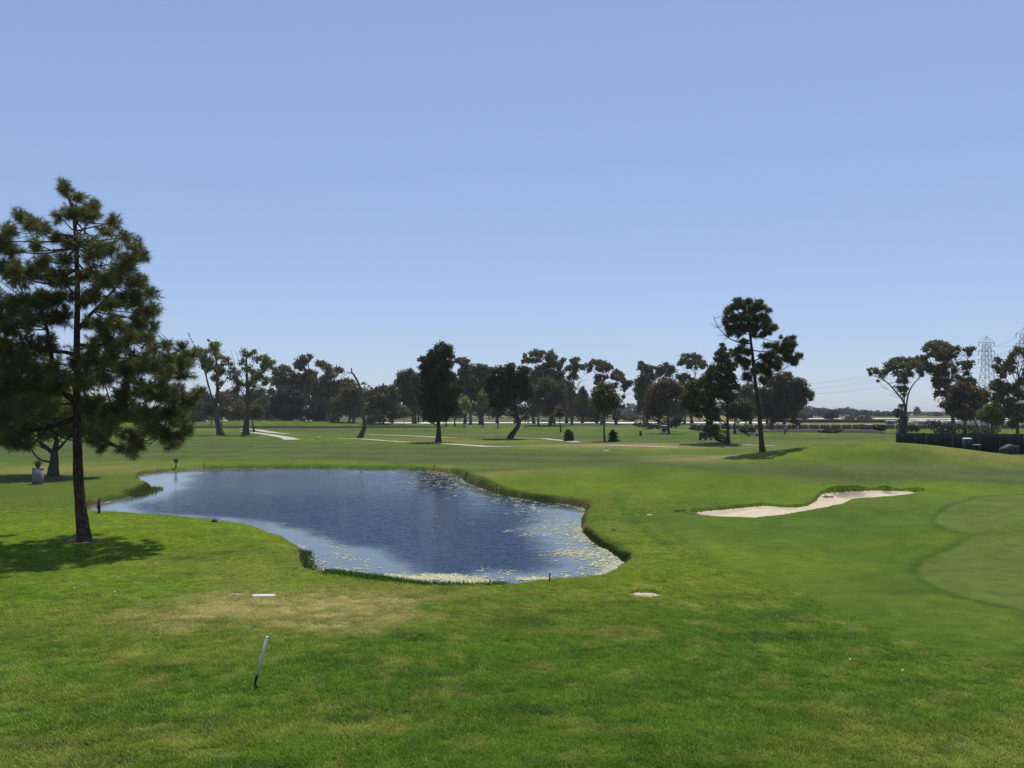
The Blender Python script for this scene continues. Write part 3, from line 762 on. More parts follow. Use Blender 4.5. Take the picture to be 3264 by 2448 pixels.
CR = {  # photo zoom windows the tree outlines were measured in: x0, y0, scale
    'P': (0, 0, 1.0), '1': (0, 550, 3.16), '2': (0, 1050, 3.16), '3': (0, 1400, 3.16), '4': (580, 1040, 4.148), '5': (960, 1060, 4.367), '6': (1250, 1060, 4.366),
    '7': (1640, 1080, 4.609), '8': (1980, 1080, 4.609), '9': (2200, 900, 2.766), 'R': (2700, 1020, 3.771)}

def tube_path(mb, pts, r0, r1, n=6, per=4, wob=0.0):
    L = spline(pts, per)
    if wob: L = L + (rng.random(L.shape) - .5) * wob * np.linspace(0, 1, len(L))[:, None]
    t = np.linspace(0, 1, len(L))
    mb.tube(L, r0 + (r1 - r0) * t ** .8, n)
    return L

def tree(name, label, crop, D, trunk, w, clumps, col, leaf=1.0, dens=1.0, kind='leaf', extra=(), limbs=(), bark=None, cat='tree', group=None,
         depth=1.0, droop=0.0, twig=True, col2=None, mix2=0.0, flat=.8, tip=.25, per_clump=7, dbl=True, rise=.45, minh=0.0):
    """a tree as tapered trunk, limbs and a crown of leaf sprays; outlines measured in a zoom window of the photo, stood D metres away"""
    x0, y0, s = CR[crop]
    cv = lambda p, off=0.0: at_d(x0 + p[0] / s, y0 + p[1] / s, D + off)
    base = cv(trunk[0]); base[2] = gz(base[0], base[1])
    mpp = D / FPX / s                                     # metres per zoom pixel
    T = [cv(p) for p in trunk]; T[0] = base.copy()
    T[0][2] -= .15
    e = empty(name, base)
    tag(e, label, cat, group)
    mb = MB()
    r0 = w * mpp / 2
    L = spline(T, 7)
    tt = np.linspace(0, 1, len(L))
    hh = (L[:, 2] - base[2])
    rad = r0 * ((1 - tt) * (1 - tip) + tip) * (1 + .45 * np.exp(-np.clip(hh, 0, 99) / (r0 * 2.2 + .05)))
    mb.tube(L - base, rad, 12 if D < 60 else 8, jit=.10)
    skel = [(L[i], rad[i]) for i in range(2, len(L))]
    for lp, lw, lt in limbs:                              # measured limbs: points, width, tip width (zoom px), depth wander
        dz = rng.normal() * .6 * mpp * 60
        Q = [cv(p, dz * k / max(1, len(lp) - 1)) for k, p in enumerate(lp)]
        K = spline(Q, 5); rr = np.linspace(lw * mpp / 2, lt * mpp / 2, len(K))
        mb.tube(K - base, rr, 7)
        if lt > 3.0 or len(clumps): skel += [(K[i], rr[i]) for i in range(1, len(K))]
    SP = np.array([p for p, _ in skel]); SR = np.array([r for _, r in skel])
    LP = []; LD = []; LB = []
    if len(clumps):
        if kind == 'leaf' and name != 'background_tree' and len(clumps) > 8:      # smaller sprays between the main ones
            A_ = np.array(clumps, float); add_ = []
            for i_ in range(len(A_)):
                o_ = np.argsort(np.hypot(*(A_[:, :2] - A_[i_, :2]).T))[1:4]
                j_ = o_[rng.integers(0, len(o_))]; t_ = rng.uniform(.3, .7)
                add_.append(tuple(A_[i_] * (1 - t_) + A_[j_] * t_ + rng.normal(size=3) * [8, 8, 0]))
            clumps = list(clumps) + [(a_[0], a_[1], a_[2] * .6) for a_ in add_]
        C = np.array([c[:2] for c in clumps], float); cxm = C[:, 0].mean()
        hw = (C[:, 0].max() - C[:, 0].min()) / 2 * mpp + .1
        for ci, c in enumerate(clumps):
            r = c[2] * mpp * (1.02 if kind != 'leaf' else 1.12 if 'pine' in name else 1.2)
            dx = abs(c[0] - cxm) * mpp
            R = math.sqrt(max(hw * hw - dx * dx, (.35 * hw) ** 2)) * depth
            u = rng.random()
            offs = [(-1 + 2 * u) * R * .9]
            if dbl: offs.append(-offs[0] * (.5 + .5 * rng.random()))
            for k, of in enumerate(offs):
                ctr = cv(c, of)
                rr = r * (1.0 if k == 0 else .9)
                # limb from the skeleton to this clump
                dv = ctr - SP
                cost = np.linalg.norm(dv, axis=1) + 2.2 * np.clip(SP[:, 2] - ctr[2] + rise * np.hypot(dv[:, 0], dv[:, 1]), 0, 99) + 50 * (SP[:, 2] < base[2] + minh) + (1.6 * np.clip(ctr[2] - SP[:, 2] - .5 * np.hypot(dv[:, 0], dv[:, 1]), 0, 99) if kind != 'leaf' else 0)
                j = int(np.argmin(cost)); a = SP[j]
                ln = np.linalg.norm(ctr - a)
                br = min(SR[j] * .55, .018 * ln + .25 * mpp * 6)
                br = max(br, .00022 * D)
                mid = (a + ctr) / 2 + np.array([0, 0, (-.10 + droop * .2) * ln]) + (rng.random(3) - .5) * .18 * ln
                tube_path(mb, [a - base, mid - base, ctr - base], br, br * .45, 5, 4)
                m = per_clump
                sd = rdir(m) * (.35 + .55 * rng.random((m, 1)))
                sd[:, 2] *= flat
                sub = ctr + sd * rr
                for q in sub:
                    if twig and D < 198: tube_path(mb, [ctr - base, (ctr + q) / 2 - base + np.array([0, 0, -.06 * rr]), q - base], max(br * .4, .00016 * D), max(br * .2, .00010 * D), 3, 2)
                    LP.append(q); LD.append(rr); LB.append((q - ctr) / (np.linalg.norm(q - ctr) + 1e-9))
    for q, rr in extra:
        LP.append(cv(q, rng.normal() * .5)); LD.append(rr * mpp * 1.6); LB.append(np.array([0, 0, 1.]))
    mb.build('trunk', bark or M_BARK2, e, smooth=True)
    if LP:
        P = []; Dn = []; K = []
        ls = (.00138 * D * leaf) if kind == 'leaf' else .24 * leaf
        for q, rr, dv in zip(LP, LD, LB):
            sr = rr * (.62 if kind == 'leaf' else .6)
            if kind == 'leaf': n = max(4, int(1.75 * dens * pi * sr * sr / (ls * ls * 1.1)))
            else: n = max(2, int(dens * 44 * sr * sr / (ls * ls * 2.2)))
            v = rdir(n) * (rng.random((n, 1)) ** .45) * sr * np.where(rng.random((n, 1)) < (.35 if kind == 'leaf' else .1), 1.75, 1.0)
            v[:, 2] *= flat
            P.append(q + v); K.append(np.full(n, rng.random()))
            d = dv + v / (sr + 1e-9) + np.array([0, 0, .45 - droop]); Dn.append(d / (np.linalg.norm(d, axis=1)[:, None] + 1e-9))
        P = np.concatenate(P); K = np.concatenate(K); Dn = np.concatenate(Dn)
        P[:, 2] = np.maximum(P[:, 2], base[2] + .15)
        if kind == 'leaf': V, F = cards(P, np.full(len(P), ls)); per = 1
        else:
            per = 34 if D < 50 else 18
            V, F = needles(P, Dn, ls, ls * (.032 if D < 50 else .055), per)
        c = (1.5 if 'pine' in name else 2.0) * np.array(col)[None, :] * np.array([1.18, 1.04, .72]) * (.62 + .5 * K + .35 * rng.random(len(P)))[:, None]
        if col2 is not None:
            m = (K + .25 * rng.normal(size=len(K))) < mix2
            c[m] = np.array(col2) * (.7 + .6 * rng.random(m.sum()))[:, None]
        c = np.repeat(c, per, 0)
        obj('crown', mesh_np('crown', V - base, F, M_LEAF if kind == 'leaf' else M_NEEDLE, fcols=c), e)
    return e

G_EUC = (.052, .066, .030); G_DARK = (.024, .040, .018); G_PINE = (.040, .062, .022); G_SYC = (.070, .090, .026)
G_BROWN = (.085, .062, .035); G_RUST = (.052, .040, .028); G_YEL = (.13, .15, .035); G_MID = (.050, .068, .024)
BR = (.10, .075, .045)

# --- the big pine by the near shore
PC = [(210,600,28),(250,625,22),(300,655,24),(190,690,22),(230,680,30),(270,690,35),(300,690,20),(80,690,28),(110,715,30),(130,720,25),(20,730,28),(10,770,30),(40,800,28),(-20,790,35),(-40,860,40),
(360,710,26),(340,740,24),(405,755,24),(300,770,32),(350,790,32),(430,795,28),(455,820,24),(420,840,34),(390,850,34),(320,800,25),(120,780,25),(190,760,25),(230,770,30),(140,830,34),(200,830,30),(280,820,25),
(150,880,34),(200,890,34),(100,870,30),(60,880,38),(20,860,38),(270,880,25),(320,880,38),(360,890,38),(430,900,34),(460,890,22),(480,930,24),(440,950,34),(490,980,24),(470,1000,30),(400,960,34),(350,970,34),(310,930,34),
(270,960,28),(200,950,38),(150,950,38),(110,960,34),(60,960,38),(20,980,38),(-30,940,45),(-40,1020,45),(90,1020,38),(150,1010,34),(200,1010,34),(40,1040,44),(280,1030,22),(330,1040,34),(380,1030,34),(430,1030,34),(490,1040,20),(450,1020,30),
(20,1090,44),(80,1110,44),(150,1100,38),(40,1160,48),(110,1170,48),(180,1170,38),(240,1150,36),(300,1100,34),(350,1090,38),(410,1080,38),(470,1080,28),(490,1110,22),(300,1150,42),(360,1140,42),(420,1140,38),(-30,1120,50),(-30,1200,50),
(535,1100,16),(585,1110,18),(480,1150,34),(540,1140,28),(590,1150,28),(615,1130,18),(450,1180,38),(520,1190,38),(580,1190,32),(630,1250,22),(400,1190,38),(330,1210,42),(260,1210,38),(200,1220,42),(130,1230,48),(60,1230,48),(10,1240,48),
(390,1250,42),(450,1240,42),(510,1250,42),(560,1260,38),(600,1280,28),(20,1300,42),(80,1300,42),(140,1290,42),(290,1290,42),(350,1310,42),(410,1310,42),(470,1310,42),(530,1320,38),(580,1330,32),(60,1360,38),(20,1380,38),(-20,1340,40),
(300,1370,34),(360,1370,38),(420,1380,34),(440,1415,22),(480,1370,32),(520,1395,28),(560,1395,26),(600,1365,22),(550,1415,18),(290,1405,20),(330,1425,18),(390,1435,18),(420,1440,18),(60,1415,26),(20,1415,26),(90,1420,18)]
tree('pine_tree', 'large long-needled pine with leaning trunk on the near lawn at far left', 'P', PINE_BASE[1],
     [(270,1726),(258,1621),(250,1527),(247,1432),(245,1335),(245,1240),(245,1072),(247,930),(242,771),(234,677),(218,629),(214,605)], 36, PC, (.066, .076, .024), leaf=1.12, dens=.45, kind='needle', rise=-.12, minh=4.3,
     limbs=[([(240,1278),(200,1245),(172,1180),(160,1110),(150,1050),(125,965)], 22, 7), ([(247,1330),(180,1355),(110,1370),(40,1365),(-30,1340)], 20, 6), ([(250,1050),(280,1010),(330,960),(400,880)], 14, 5),
            ([(248,1290),(330,1300),(400,1325),(470,1335),(540,1370)], 15, 5), ([(247,1200),(300,1180),(400,1150),(500,1140),(570,1120)], 14, 5), ([(247,870),(300,850),(340,845)], 9, 3), ([(243,755),(200,748),(160,742),(120,730)], 9, 3), ([(246,1130),(180,1120),(100,1130),(20,1120)], 14, 4)],
     bark=M_BARK, tip=.12, flat=.9, per_clump=5, depth=.85, col2=(.088, .090, .030), mix2=.2, droop=.1)

# --- broadleaf tree behind it
tree('broadleaf_tree', 'yellow-green leafy tree with forked trunk behind the large pine', '2', TREEB_BASE[1],
     [(530,1480),(545,1330),(550,1220),(570,1120),(540,980)], 95, [(420,920,80),(350,950,70),(500,950,90),(450,1060,70),(600,980,90),(680,1030,60),(560,880,100),(300,860,100),(650,900,80),(200,900,100),(400,780,120),(550,760,120),(240,1060,60),(120,960,80),(700,820,90),(60,780,110),(200,700,120),(380,600,130),(560,600,120),(40,600,110),(680,690,80),(20,200,60),(60,120,50),(0,340,70),(30,460,80),(800,900,110),(900,850,110),(1000,900,100),(850,1000,80),(950,760,100),(1100,850,80),(780,740,90)],
     (.080, .088, .022), leaf=1.35, dens=.9, limbs=[([(530,1240),(440,1170),(360,1120),(260,1070)], 45, 15), ([(560,1220),(620,1170),(690,1090)], 40, 15)], bark=M_BARK2, flat=.75, depth=.8)

# --- sycamores left of centre
tree('sycamore_tree', 'leaning sycamore with sparse tufted crown, left of the pair beyond the pond', '4', 178, [(515,1435),(470,1250),(440,1080),(470,850),(460,600),(450,330)], 80,
     [(430,330,70),(380,450,60),(290,430,55),(480,560,65),(350,560,55),(600,430,45),(430,700,60),(540,600,45),(200,330,65),(460,240,45),(500,400,45),(320,330,40),(280,520,45),(400,250,40),(560,470,35),(350,185,12),(240,400,40),(500,760,45)],
     G_SYC, dens=.45, leaf=.85, extra=[((85,95),10),((105,125),10),((125,165),10),((145,210),10)], limbs=[([(440,1080),(370,850),(290,560),(220,380),(150,230),(85,95)], 26, 2), ([(470,850),(560,740),(620,600),(600,450)], 18, 4), ([(440,1050),(330,720),(330,500),(380,350)], 22, 4)], col2=BR, mix2=.2)
tree('sycamore_tree', 'fan-crowned sycamore with straight trunk, right of the pair beyond the pond', '4', 178, [(840,1435),(855,1250),(870,1000),(860,700),(850,420)], 80,
     [(860,380,50),(960,340,35),(1010,430,60),(1100,420,50),(1150,500,55),(1080,560,60),(1000,640,70),(1100,720,60),(740,620,50),(680,680,55),(640,500,35),(760,760,60),(860,560,60),(930,760,70),(1040,850,50),(700,860,50),(1200,470,35),(820,330,35),(790,480,40),(650,600,40)],
     G_MID, dens=.42, leaf=.8, limbs=[([(865,1000),(780,850),(720,700),(690,480),(640,300)], 18, 2), ([(870,950),(960,780),(1040,600),(1120,450)], 18, 4), ([(870,900),(920,650),(960,380)], 16, 3), ([(865,1020),(700,860),(620,640)], 16, 3), ([(860,700),(760,480),(700,300)], 8, 1.5)], col2=BR, mix2=.15)

# --- far left wood
tree('evergreen_tree', 'dark round evergreen between the two sycamore trunks', '4', 262, [(390,1262),(388,1180)], 16, [(380,1100,80),(340,1120,60),(430,1110,60),(380,1050,50)], (.020,.030,.022))
tree('evergreen_tree', 'small dark evergreen just right of the leaning sycamore trunk', '4', 262, [(528,1250),(528,1190)], 18, [(530,1130,60),(500,1150,40),(570,1120,40)], (.020,.030,.022))
tree('broadleaf_tree', 'drab green bushy tree right behind the fan-crowned sycamore trunk', '4', 205, [(955,1345),(935,1260),(940,1180)], 28, [(940,1150,75),(1000,1100,60),(1010,1180,55),(890,1130,60),(950,1080,50)], (.055,.060,.022), col2=BR, mix2=.3)
for k, (lab, cl, cc, dd, bx) in enumerate([
    ('grey-green tree low at left edge of the far wood', [(200,1150,90),(130,1180,80),(260,1190,60)], (.050,.056,.028), 330, 165),
    ('dark tree rising left of the leaning sycamore in the far wood', [(100,1060,110),(40,1120,100),(170,1030,80)], (.030,.038,.020), 310, 100),
    ('brownish tree in the far wood between the sycamores', [(620,1020,100),(560,950,80),(680,960,70),(600,1110,90),(660,1130,80)], (.050,.045,.028), 320, 620),
    ('olive tree low in the far wood behind the fan-crowned sycamore', [(720,1130,80),(780,1060,80),(680,1160,60),(800,1150,70)], (.050,.055,.024), 300, 740),
    ('olive tree in the far wood right of the fan-crowned sycamore', [(1100,1120,70),(1050,1020,80),(1130,1170,60),(1020,1090,60),(1160,1060,60)], (.048,.050,.026), 310, 1075)]):
    tree('broadleaf_tree', lab, '4', dd, [(bx, 1250), (bx + 4, 1180), (bx, 1120)], 22, cl, cc, leaf=.9, col2=BR, mix2=.15)
tree('eucalyptus_tree', 'pale-crowned eucalyptus left of the dark oaks in the far wood', '4', 300, [(1330,1250),(1320,1000),(1300,800),(1320,620)], 28, [(1300,600,55),(1380,560,42),(1250,620,48),(1430,620,48),(1350,700,60),(1450,740,55),(1260,740,45),(1210,560,35),(1480,680,40),(1340,540,35)], (.062,.060,.040), dens=.75, col2=BR, mix2=.35, bark=M_BARK3)
tree('oak_tree', 'broad near-black oak mass in the far wood, left of the tall eucalyptus', '4', 292, [(1400,1250),(1400,1100)], 45, [(1400,900,90),(1300,950,80),(1450,1000,100),(1550,980,80),(1320,1080,100),(1250,1100,70),(1480,1120,90),(1380,1160,80),(1580,1100,70),(1230,1010,60)], (.018,.024,.018), flat=.9)
tree('eucalyptus_tree', 'tallest slender eucalyptus of the far wood left of the dead tree', '5', 300, [(105,1215),(115,900),(120,650),(100,450),(115,330)], 28, [(120,330,36),(30,360,44),(60,420,40),(-20,400,50),(-60,460,50),(180,560,48),(100,540,45),(30,640,55),(150,720,55),(60,800,60),(-40,620,60),(190,680,45),(-20,740,60),(0,500,35)], (.060,.060,.036), dens=.72, col2=BR, mix2=.35, bark=M_BARK3, limbs=[([(120,620),(60,500),(20,400)], 10, 3), ([(118,700),(180,600),(200,540)], 8, 3)])
tree('eucalyptus_tree', 'spreading brown-tinged eucalyptus behind the dead leaning tree', '5', 295, [(330,1215),(340,950),(350,700),(320,550)], 30, [(300,450,62),(360,470,50),(250,420,42),(400,540,50),(520,520,48),(560,530,32),(430,600,55),(330,650,62),(420,720,70),(250,720,62),(540,720,62),(620,680,48),(700,680,40),(480,800,70),(350,850,62),(200,850,62),(740,730,40),(640,760,50)], (.058,.056,.034), dens=.75, col2=BR, mix2=.4, bark=M_BARK3)
tree('evergreen_tree', 'low black-green shrubby tree at the foot of the far eucalyptus', '5', 285, [(220,1215),(220,1120)], 40, [(220,1070,85),(170,1110,70),(280,1100,70),(230,1150,70),(100,1130,60)], (.018,.025,.018), flat=.9)
tree('broadleaf_tree', 'grey-brown tree low behind the dead leaning trunk', '5', 280, [(665,1225),(690,1130),(680,1020)], 30, [(650,900,85),(720,850,70),(560,950,75),(620,820,60),(700,960,75),(780,900,70),(500,1000,70),(760,800,50)], (.048,.044,.028), col2=BR, mix2=.4)
tree('broadleaf_tree', 'round-crowned lone tree right of the dead leaning trunk', '5', 276, [(1142,1312),(1135,1200),(1140,1100),(1150,980)], 26, [(1150,860,100),(1060,850,85),(1250,840,75),(1100,950,100),(1220,950,85),(1000,900,65),(1150,790,55),(1260,780,42),(940,860,60),(1030,1000,70),(1180,1040,70),(1300,900,50)], (.042,.040,.024), col2=BR, mix2=.25, limbs=[([(1138,1200),(1190,1160),(1240,1060)], 10, 4), ([(1138,1200),(1090,1160),(1050,1060)], 10, 4)])
tree('young_tree', 'thin young tree with yellowish crown beside the dead trunk', '5', 280, [(940,1303),(940,1200),(945,1120)], 13, [(950,1060,60),(920,1100,45),(980,1090,45),(950,1010,40)], (.075,.072,.022))
tree('young_tree', 'soft green sapling between the lone round tree and the dark pines', '5', 275, [(1432,1312),(1432,1220),(1430,1150)], 11, [(1430,1110,60),(1390,1140,45),(1470,1130,45),(1430,1060,40)], (.060,.062,.030))
tree('young_tree', 'tiny leafy sapling on the far raised tee', '5', 277, [(443,1305),(442,1270)], 10, [(440,1245,22),(425,1220,10),(455,1270,14)], (.06,.085,.022), per_clump=3)
# dead leaning tree
tree('dead_tree', 'bare broken leaning tree with hooked top branches', '5', 161, [(810,1468),(850,1390),(885,1290),(865,1150),(845,980),(830,800),(790,690),(740,600),(705,550),(700,492)], 66, [(890,725,32),(950,745,24),(985,775,16),(860,700,18)], G_MID, dens=.5, tip=.2, bark=M_DEAD,
     limbs=[([(712,560),(650,548),(590,575),(530,640)], 11, 3.5), ([(715,566),(640,572),(590,610),(555,650)], 9, 3), ([(835,790),(880,765),(930,762),(985,795)], 12, 3), ([(700,545),(694,520),(697,500)], 10, 3)], per_clump=4, dbl=False, cat='dead tree')

# --- the group around the centre
tree('eucalyptus_tree', 'dark eucalyptus at the left of the central group', '6', 296, [(325,1258),(322,1100),(300,850),(250,650)], 30, [(150,600,70),(230,590,62),(110,700,62),(300,620,70),(200,750,85),(330,740,85),(150,830,70),(300,870,85),(220,950,78),(70,690,25),(250,540,35),(140,920,60),(350,980,70)], (.028,.038,.022), limbs=[([(365,1258),(360,1100),(350,900)], 30, 10)])
tree('pine_tree', 'tall black-green dense pine with straight trunk near the centre', '6', 137.5, [(640,1530),(648,1400),(645,1250),(650,900),(680,560),(710,300)], 72,
     [(700,200,62),(770,200,52),(640,230,62),(800,270,52),(540,290,50),(720,300,80),(620,330,80),(820,330,42),(400,380,42),(470,370,52),(560,420,80),(700,430,90),(800,430,52),(420,470,52),(490,520,80),(620,560,90),(740,560,80),(440,600,70),(560,660,100),(700,680,100),(820,600,60),(870,660,68),(955,690,50),(500,760,105),(650,800,105),(800,780,90),(890,760,68),(940,800,48),(450,880,100),(600,930,105),(760,920,95),(860,880,65),(480,1030,95),(620,1070,105),(760,1060,92),(860,1030,65),(490,1150,75),(600,1170,75),(530,1220,40),(720,1170,65)],
     (.022,.031,.013), leaf=.85, dens=.85, bark=M_BARK, tip=.2, col2=(.052,.058,.020), mix2=.3, flat=.9, twig=False)
tree('young_tree', 'thin-trunked dark tree just right of the tall black-green pine trunk', '6', 270, [(752,1358),(752,1200),(755,1100)], 22, [(760,1080,80),(720,1120,60),(800,1110,60)], (.03,.036,.02))
tree('young_tree', 'grey-green willow-like tree two trunks right of the tall black-green pine', '6', 272, [(872,1352),(872,1230),(885,1120)], 24, [(900,1060,80),(860,1100,70),(950,1100,60),(900,980,60)], (.060,.066,.030), col2=BR, mix2=.2)
tree('eucalyptus_tree', 'flat-topped eucalyptus showing above the right shoulder of the dense pine', '6', 300, [(1090,1272),(1090,1000),(1060,720),(980,500),(950,410)], 36, [(930,375,40),(1000,388,38),(1050,392,30),(885,400,28),(1000,480,48),(1080,480,48),(1130,500,48),(980,560,62),(1080,600,70),(1060,720,70),(1000,650,62),(1100,820,70),(1050,900,60)], (.036,.044,.024), dens=.85, bark=M_BARK3)
tree('eucalyptus_tree', 'dark eucalyptus with thick trunk between the dense pine and the leaning pine', '6', 300, [(1240,1272),(1240,1000),(1250,750),(1270,560)], 60, [(1220,480,48),(1290,490,48),(1360,510,40),(1240,560,56),(1330,580,64),(1260,680,64),(1200,800,64),(1180,900,64),(1330,700,60),(1380,600,50),(1160,570,50),(1300,900,60)], (.032,.042,.026), dens=.85, bark=M_BARK2)
tree('willow_tree', 'bright yellow-green rounded tree lit behind the dense pine', '6', 262, [(1000,1270),(1010,1120),(1015,1040)], 14, [(1010,960,52),(1045,1010,42),(985,1010,42),(1020,920,34),(1060,1040,30)], (.115,.135,.040))
tree('willow_tree', 'bright green narrow tree left of the leaning pine', '6', 262, [(1265,1272),(1262,1100),(1265,980)], 14, [(1270,860,50),(1240,900,42),(1295,820,36),(1255,980,50),(1230,1030,45),(1290,960,40)], (.080,.100,.032))
tree('pine_tree', 'dark pine with strongly leaning curved trunk right of centre', '6', 154, [(1630,1482),(1690,1390),(1755,1290),(1748,1180),(1705,1040),(1690,850),(1660,620)], 70,
     [(1640,490,62),(1660,460,42),(1520,520,62),(1440,540,52),(1560,600,80),(1660,600,70),(1820,530,70),(1870,520,52),(1760,600,70),(1480,660,80),(1400,640,68),(1600,720,95),(1740,700,80),(1860,660,70),(1420,760,80),(1520,820,95),(1660,830,88),(1800,800,85),(1450,920,85),(1560,950,75),(1420,1000,65),(1900,760,58),(1850,900,58),(1920,850,48),(1500,1050,48),(1330,690,45),(1340,800,50)],
     (.020,.032,.014), leaf=.85, bark=M_BARK, tip=.25, limbs=[([(1765,1290),(1800,1210),(1880,1130),(1960,1070),(2060,1030)], 34, 6), ([(1755,1230),(1790,1180),(1820,1120)], 14, 6)], extra=[((1820,1110),22),((1800,1130),16),((1845,1105),18)], twig=False, col2=(.04,.05,.018), mix2=.2)
tree('young_tree', 'slim bare-stemmed tree left of the leaning pine trunk', '6', 250, [(1475,1370),(1470,1280),(1465,1200)], 20, [(1470,1120,55),(1430,1090,45),(1510,1100,45)], (.032,.036,.02))
tree('young_tree', 'thin sapling stem right of the leaning pine trunk', '6', 248, [(1852,1378),(1856,1300),(1860,1220)], 12, [(1860,1190,36),(1890,1170,28)], (.045,.048,.022), col2=BR, mix2=.3, dens=.6)
tree('eucalyptus_tree', 'tall flat-tiered eucalyptus right behind the leaning pine', '7', 292, [(520,1265),(530,900),(500,560),(440,380),(330,260)], 40, [(320,200,52),(250,220,38),(390,200,38),(150,240,28),(190,320,46),(280,310,46),(350,310,46),(120,340,22),(520,215,46),(500,290,62),(600,270,38),(560,380,70),(470,400,62),(380,440,62),(330,520,62),(440,520,70),(560,500,62),(650,400,54),(720,310,36),(680,520,46),(620,600,60),(300,600,60)], (.040,.050,.026), dens=.8, bark=M_BARK3, limbs=[([(510,600),(560,420),(540,260)], 16, 5), ([(500,560),(380,420),(220,320)], 12, 4)], col2=BR, mix2=.15)
tree('eucalyptus_tree', 'open-branched eucalyptus with bare twigs on its right side', '7', 296, [(840,1275),(825,1000),(850,720),(880,540),(890,400)], 30, [(850,310,38),(920,300,38),(880,370,46),(950,390,38),(820,430,46),(900,460,46),(860,520,46),(780,440,38),(1010,420,38),(800,580,38),(900,560,36),(1000,760,46),(960,820,38),(1040,830,38),(930,950,46),(1060,980,38),(800,700,54),(780,800,54),(1130,990,38),(760,920,50),(740,640,40)], (.040,.046,.028), dens=.75, bark=M_BARK3, limbs=[([(840,1150),(900,1040),(980,950),(1080,960)], 14, 4), ([(855,800),(920,700),(1000,620),(1110,600)], 12, 2), ([(900,740),(990,690),(1090,700)], 7, 1.5), ([(920,700),(1000,560),(1080,510)], 7, 1.5), ([(850,1270),(850,1150),(800,1000)], 24, 10)], col2=BR, mix2=.3)
tree('broadleaf_tree', 'wide brown-green tree mass below the flat-tiered eucalyptus', '7', 278, [(350,1258),(355,1100),(420,950)], 36, [(450,640,82),(550,720,90),(650,700,82),(380,760,90),(500,850,90),(620,850,90),(700,800,65),(420,950,90),(560,980,82),(680,960,74),(330,900,66),(280,800,60),(640,1060,60),(480,1060,60)], (.036,.038,.022), limbs=[([(535,1275),(540,1130),(560,980)], 46, 14), ([(590,1275),(600,1130),(620,1000)], 26, 10), ([(200,1250),(210,1150),(300,1000)], 18, 8)], col2=BR, mix2=.35, bark=M_BARK3)
tree('young_tree', 'reddish twiggy young tree left of the dark shrubby conifer', '7', 205, [(680,1398),(672,1290),(664,1200),(655,1120)], 24, [(650,1090,60),(610,1110,45),(700,1120,45),(660,1030,45),(690,1070,35)], (.055,.042,.026), dens=.55, col2=BR, mix2=.5)
tree('eucalyptus_tree', 'eucalyptus with mushroom-like top left of the sky gap', '7', 296, [(1278,1290),(1285,1100),(1300,800),(1300,480),(1280,400)], 38, [(1150,340,38),(1220,350,48),(1300,360,54),(1370,390,38),(1430,410,30),(1060,390,30),(1250,430,54),(1330,440,46),(1230,560,46),(1340,570,38),(1210,640,38),(1110,390,34),(1100,450,34),(1390,430,30)], (.040,.048,.024), dens=.85, bark=M_BARK3, limbs=[([(1300,560),(1220,450),(1120,380)], 12, 4), ([(1300,520),(1380,450),(1430,410)], 10, 4)])
tree('eucalyptus_tree', 'eucalyptus with trunk bending right beside the sky gap', '7', 296, [(1492,1290),(1510,1120),(1560,950),(1610,850),(1600,720),(1550,560)], 26, [(1480,490,46),(1550,510,38),(1450,560,46),(1520,580,46),(1590,620,46),(1660,660,46),(1620,720,46),(1580,1000,30),(1480,700,30),(1590,540,34),(1700,640,36),(1500,1180,34),(1490,1150,30)], (.038,.044,.026), dens=.72, bark=M_BARK3, limbs=[([(1610,850),(1690,800),(1740,830)], 7, 1.5), ([(1600,760),(1690,680),(1780,560)], 8, 1.5), ([(1560,560),(1640,520),(1660,470)], 6, 1.5)], col2=BR, mix2=.25)
tree('broadleaf_tree', 'slender-trunked tree with tall drab crown between two shrubby conifers', '7', 131.5, [(1328,1545),(1316,1380),(1318,1200),(1325,1050),(1330,880)], 30, [(1290,700,58),(1350,730,66),(1250,800,66),(1330,830,74),(1400,800,66),(1460,860,66),(1230,900,66),(1320,950,74),(1420,950,74),(1500,900,48),(1240,1010,56),(1400,1040,56),(1320,1040,50),(1210,960,40),(1490,980,40)], (.042,.050,.022), leaf=1.1, dens=.9, col2=(.075,.075,.028), mix2=.25)
tree('eucalyptus_tree', 'dark hanging-crowned eucalyptus right of the sky gap', '8', 292, [(330,1285),(335,1050),(370,700),(340,480)], 34, [(300,350,38),(340,400,46),(270,430,30),(380,470,54),(320,560,62),(430,430,38),(250,640,54),(330,680,70),(240,740,46),(300,800,62),(270,880,46),(262,1000,38),(250,1060,30),(320,950,46),(450,560,62),(560,430,46),(650,395,46),(720,430,46),(620,480,54),(700,520,46),(540,520,46),(760,460,40),(400,620,60)], (.030,.038,.024), dens=.85, limbs=[([(360,750),(480,600),(620,450)], 18, 5)], col2=BR, mix2=.12, bark=M_BARK3)
tree('broadleaf_tree', 'brown-leaved spreading tree with forked trunk over a parked golf cart', '8', 190, [(690,1390),(692,1250),(695,1120),(725,1000),(690,880)], 46, [(500,720,78),(600,680,84),(720,680,84),(820,720,78),(880,760,62),(450,830,78),(580,820,92),(700,800,84),(480,940,84),(600,930,84),(420,1000,70),(540,1050,70),(380,1080,46),(640,1000,60),(400,1150,36),(780,800,62),(640,620,50)], (.056,.046,.030), dens=.85, col2=(.095,.065,.038), mix2=.45, limbs=[([(710,1030),(780,950),(850,860)], 22, 8)])
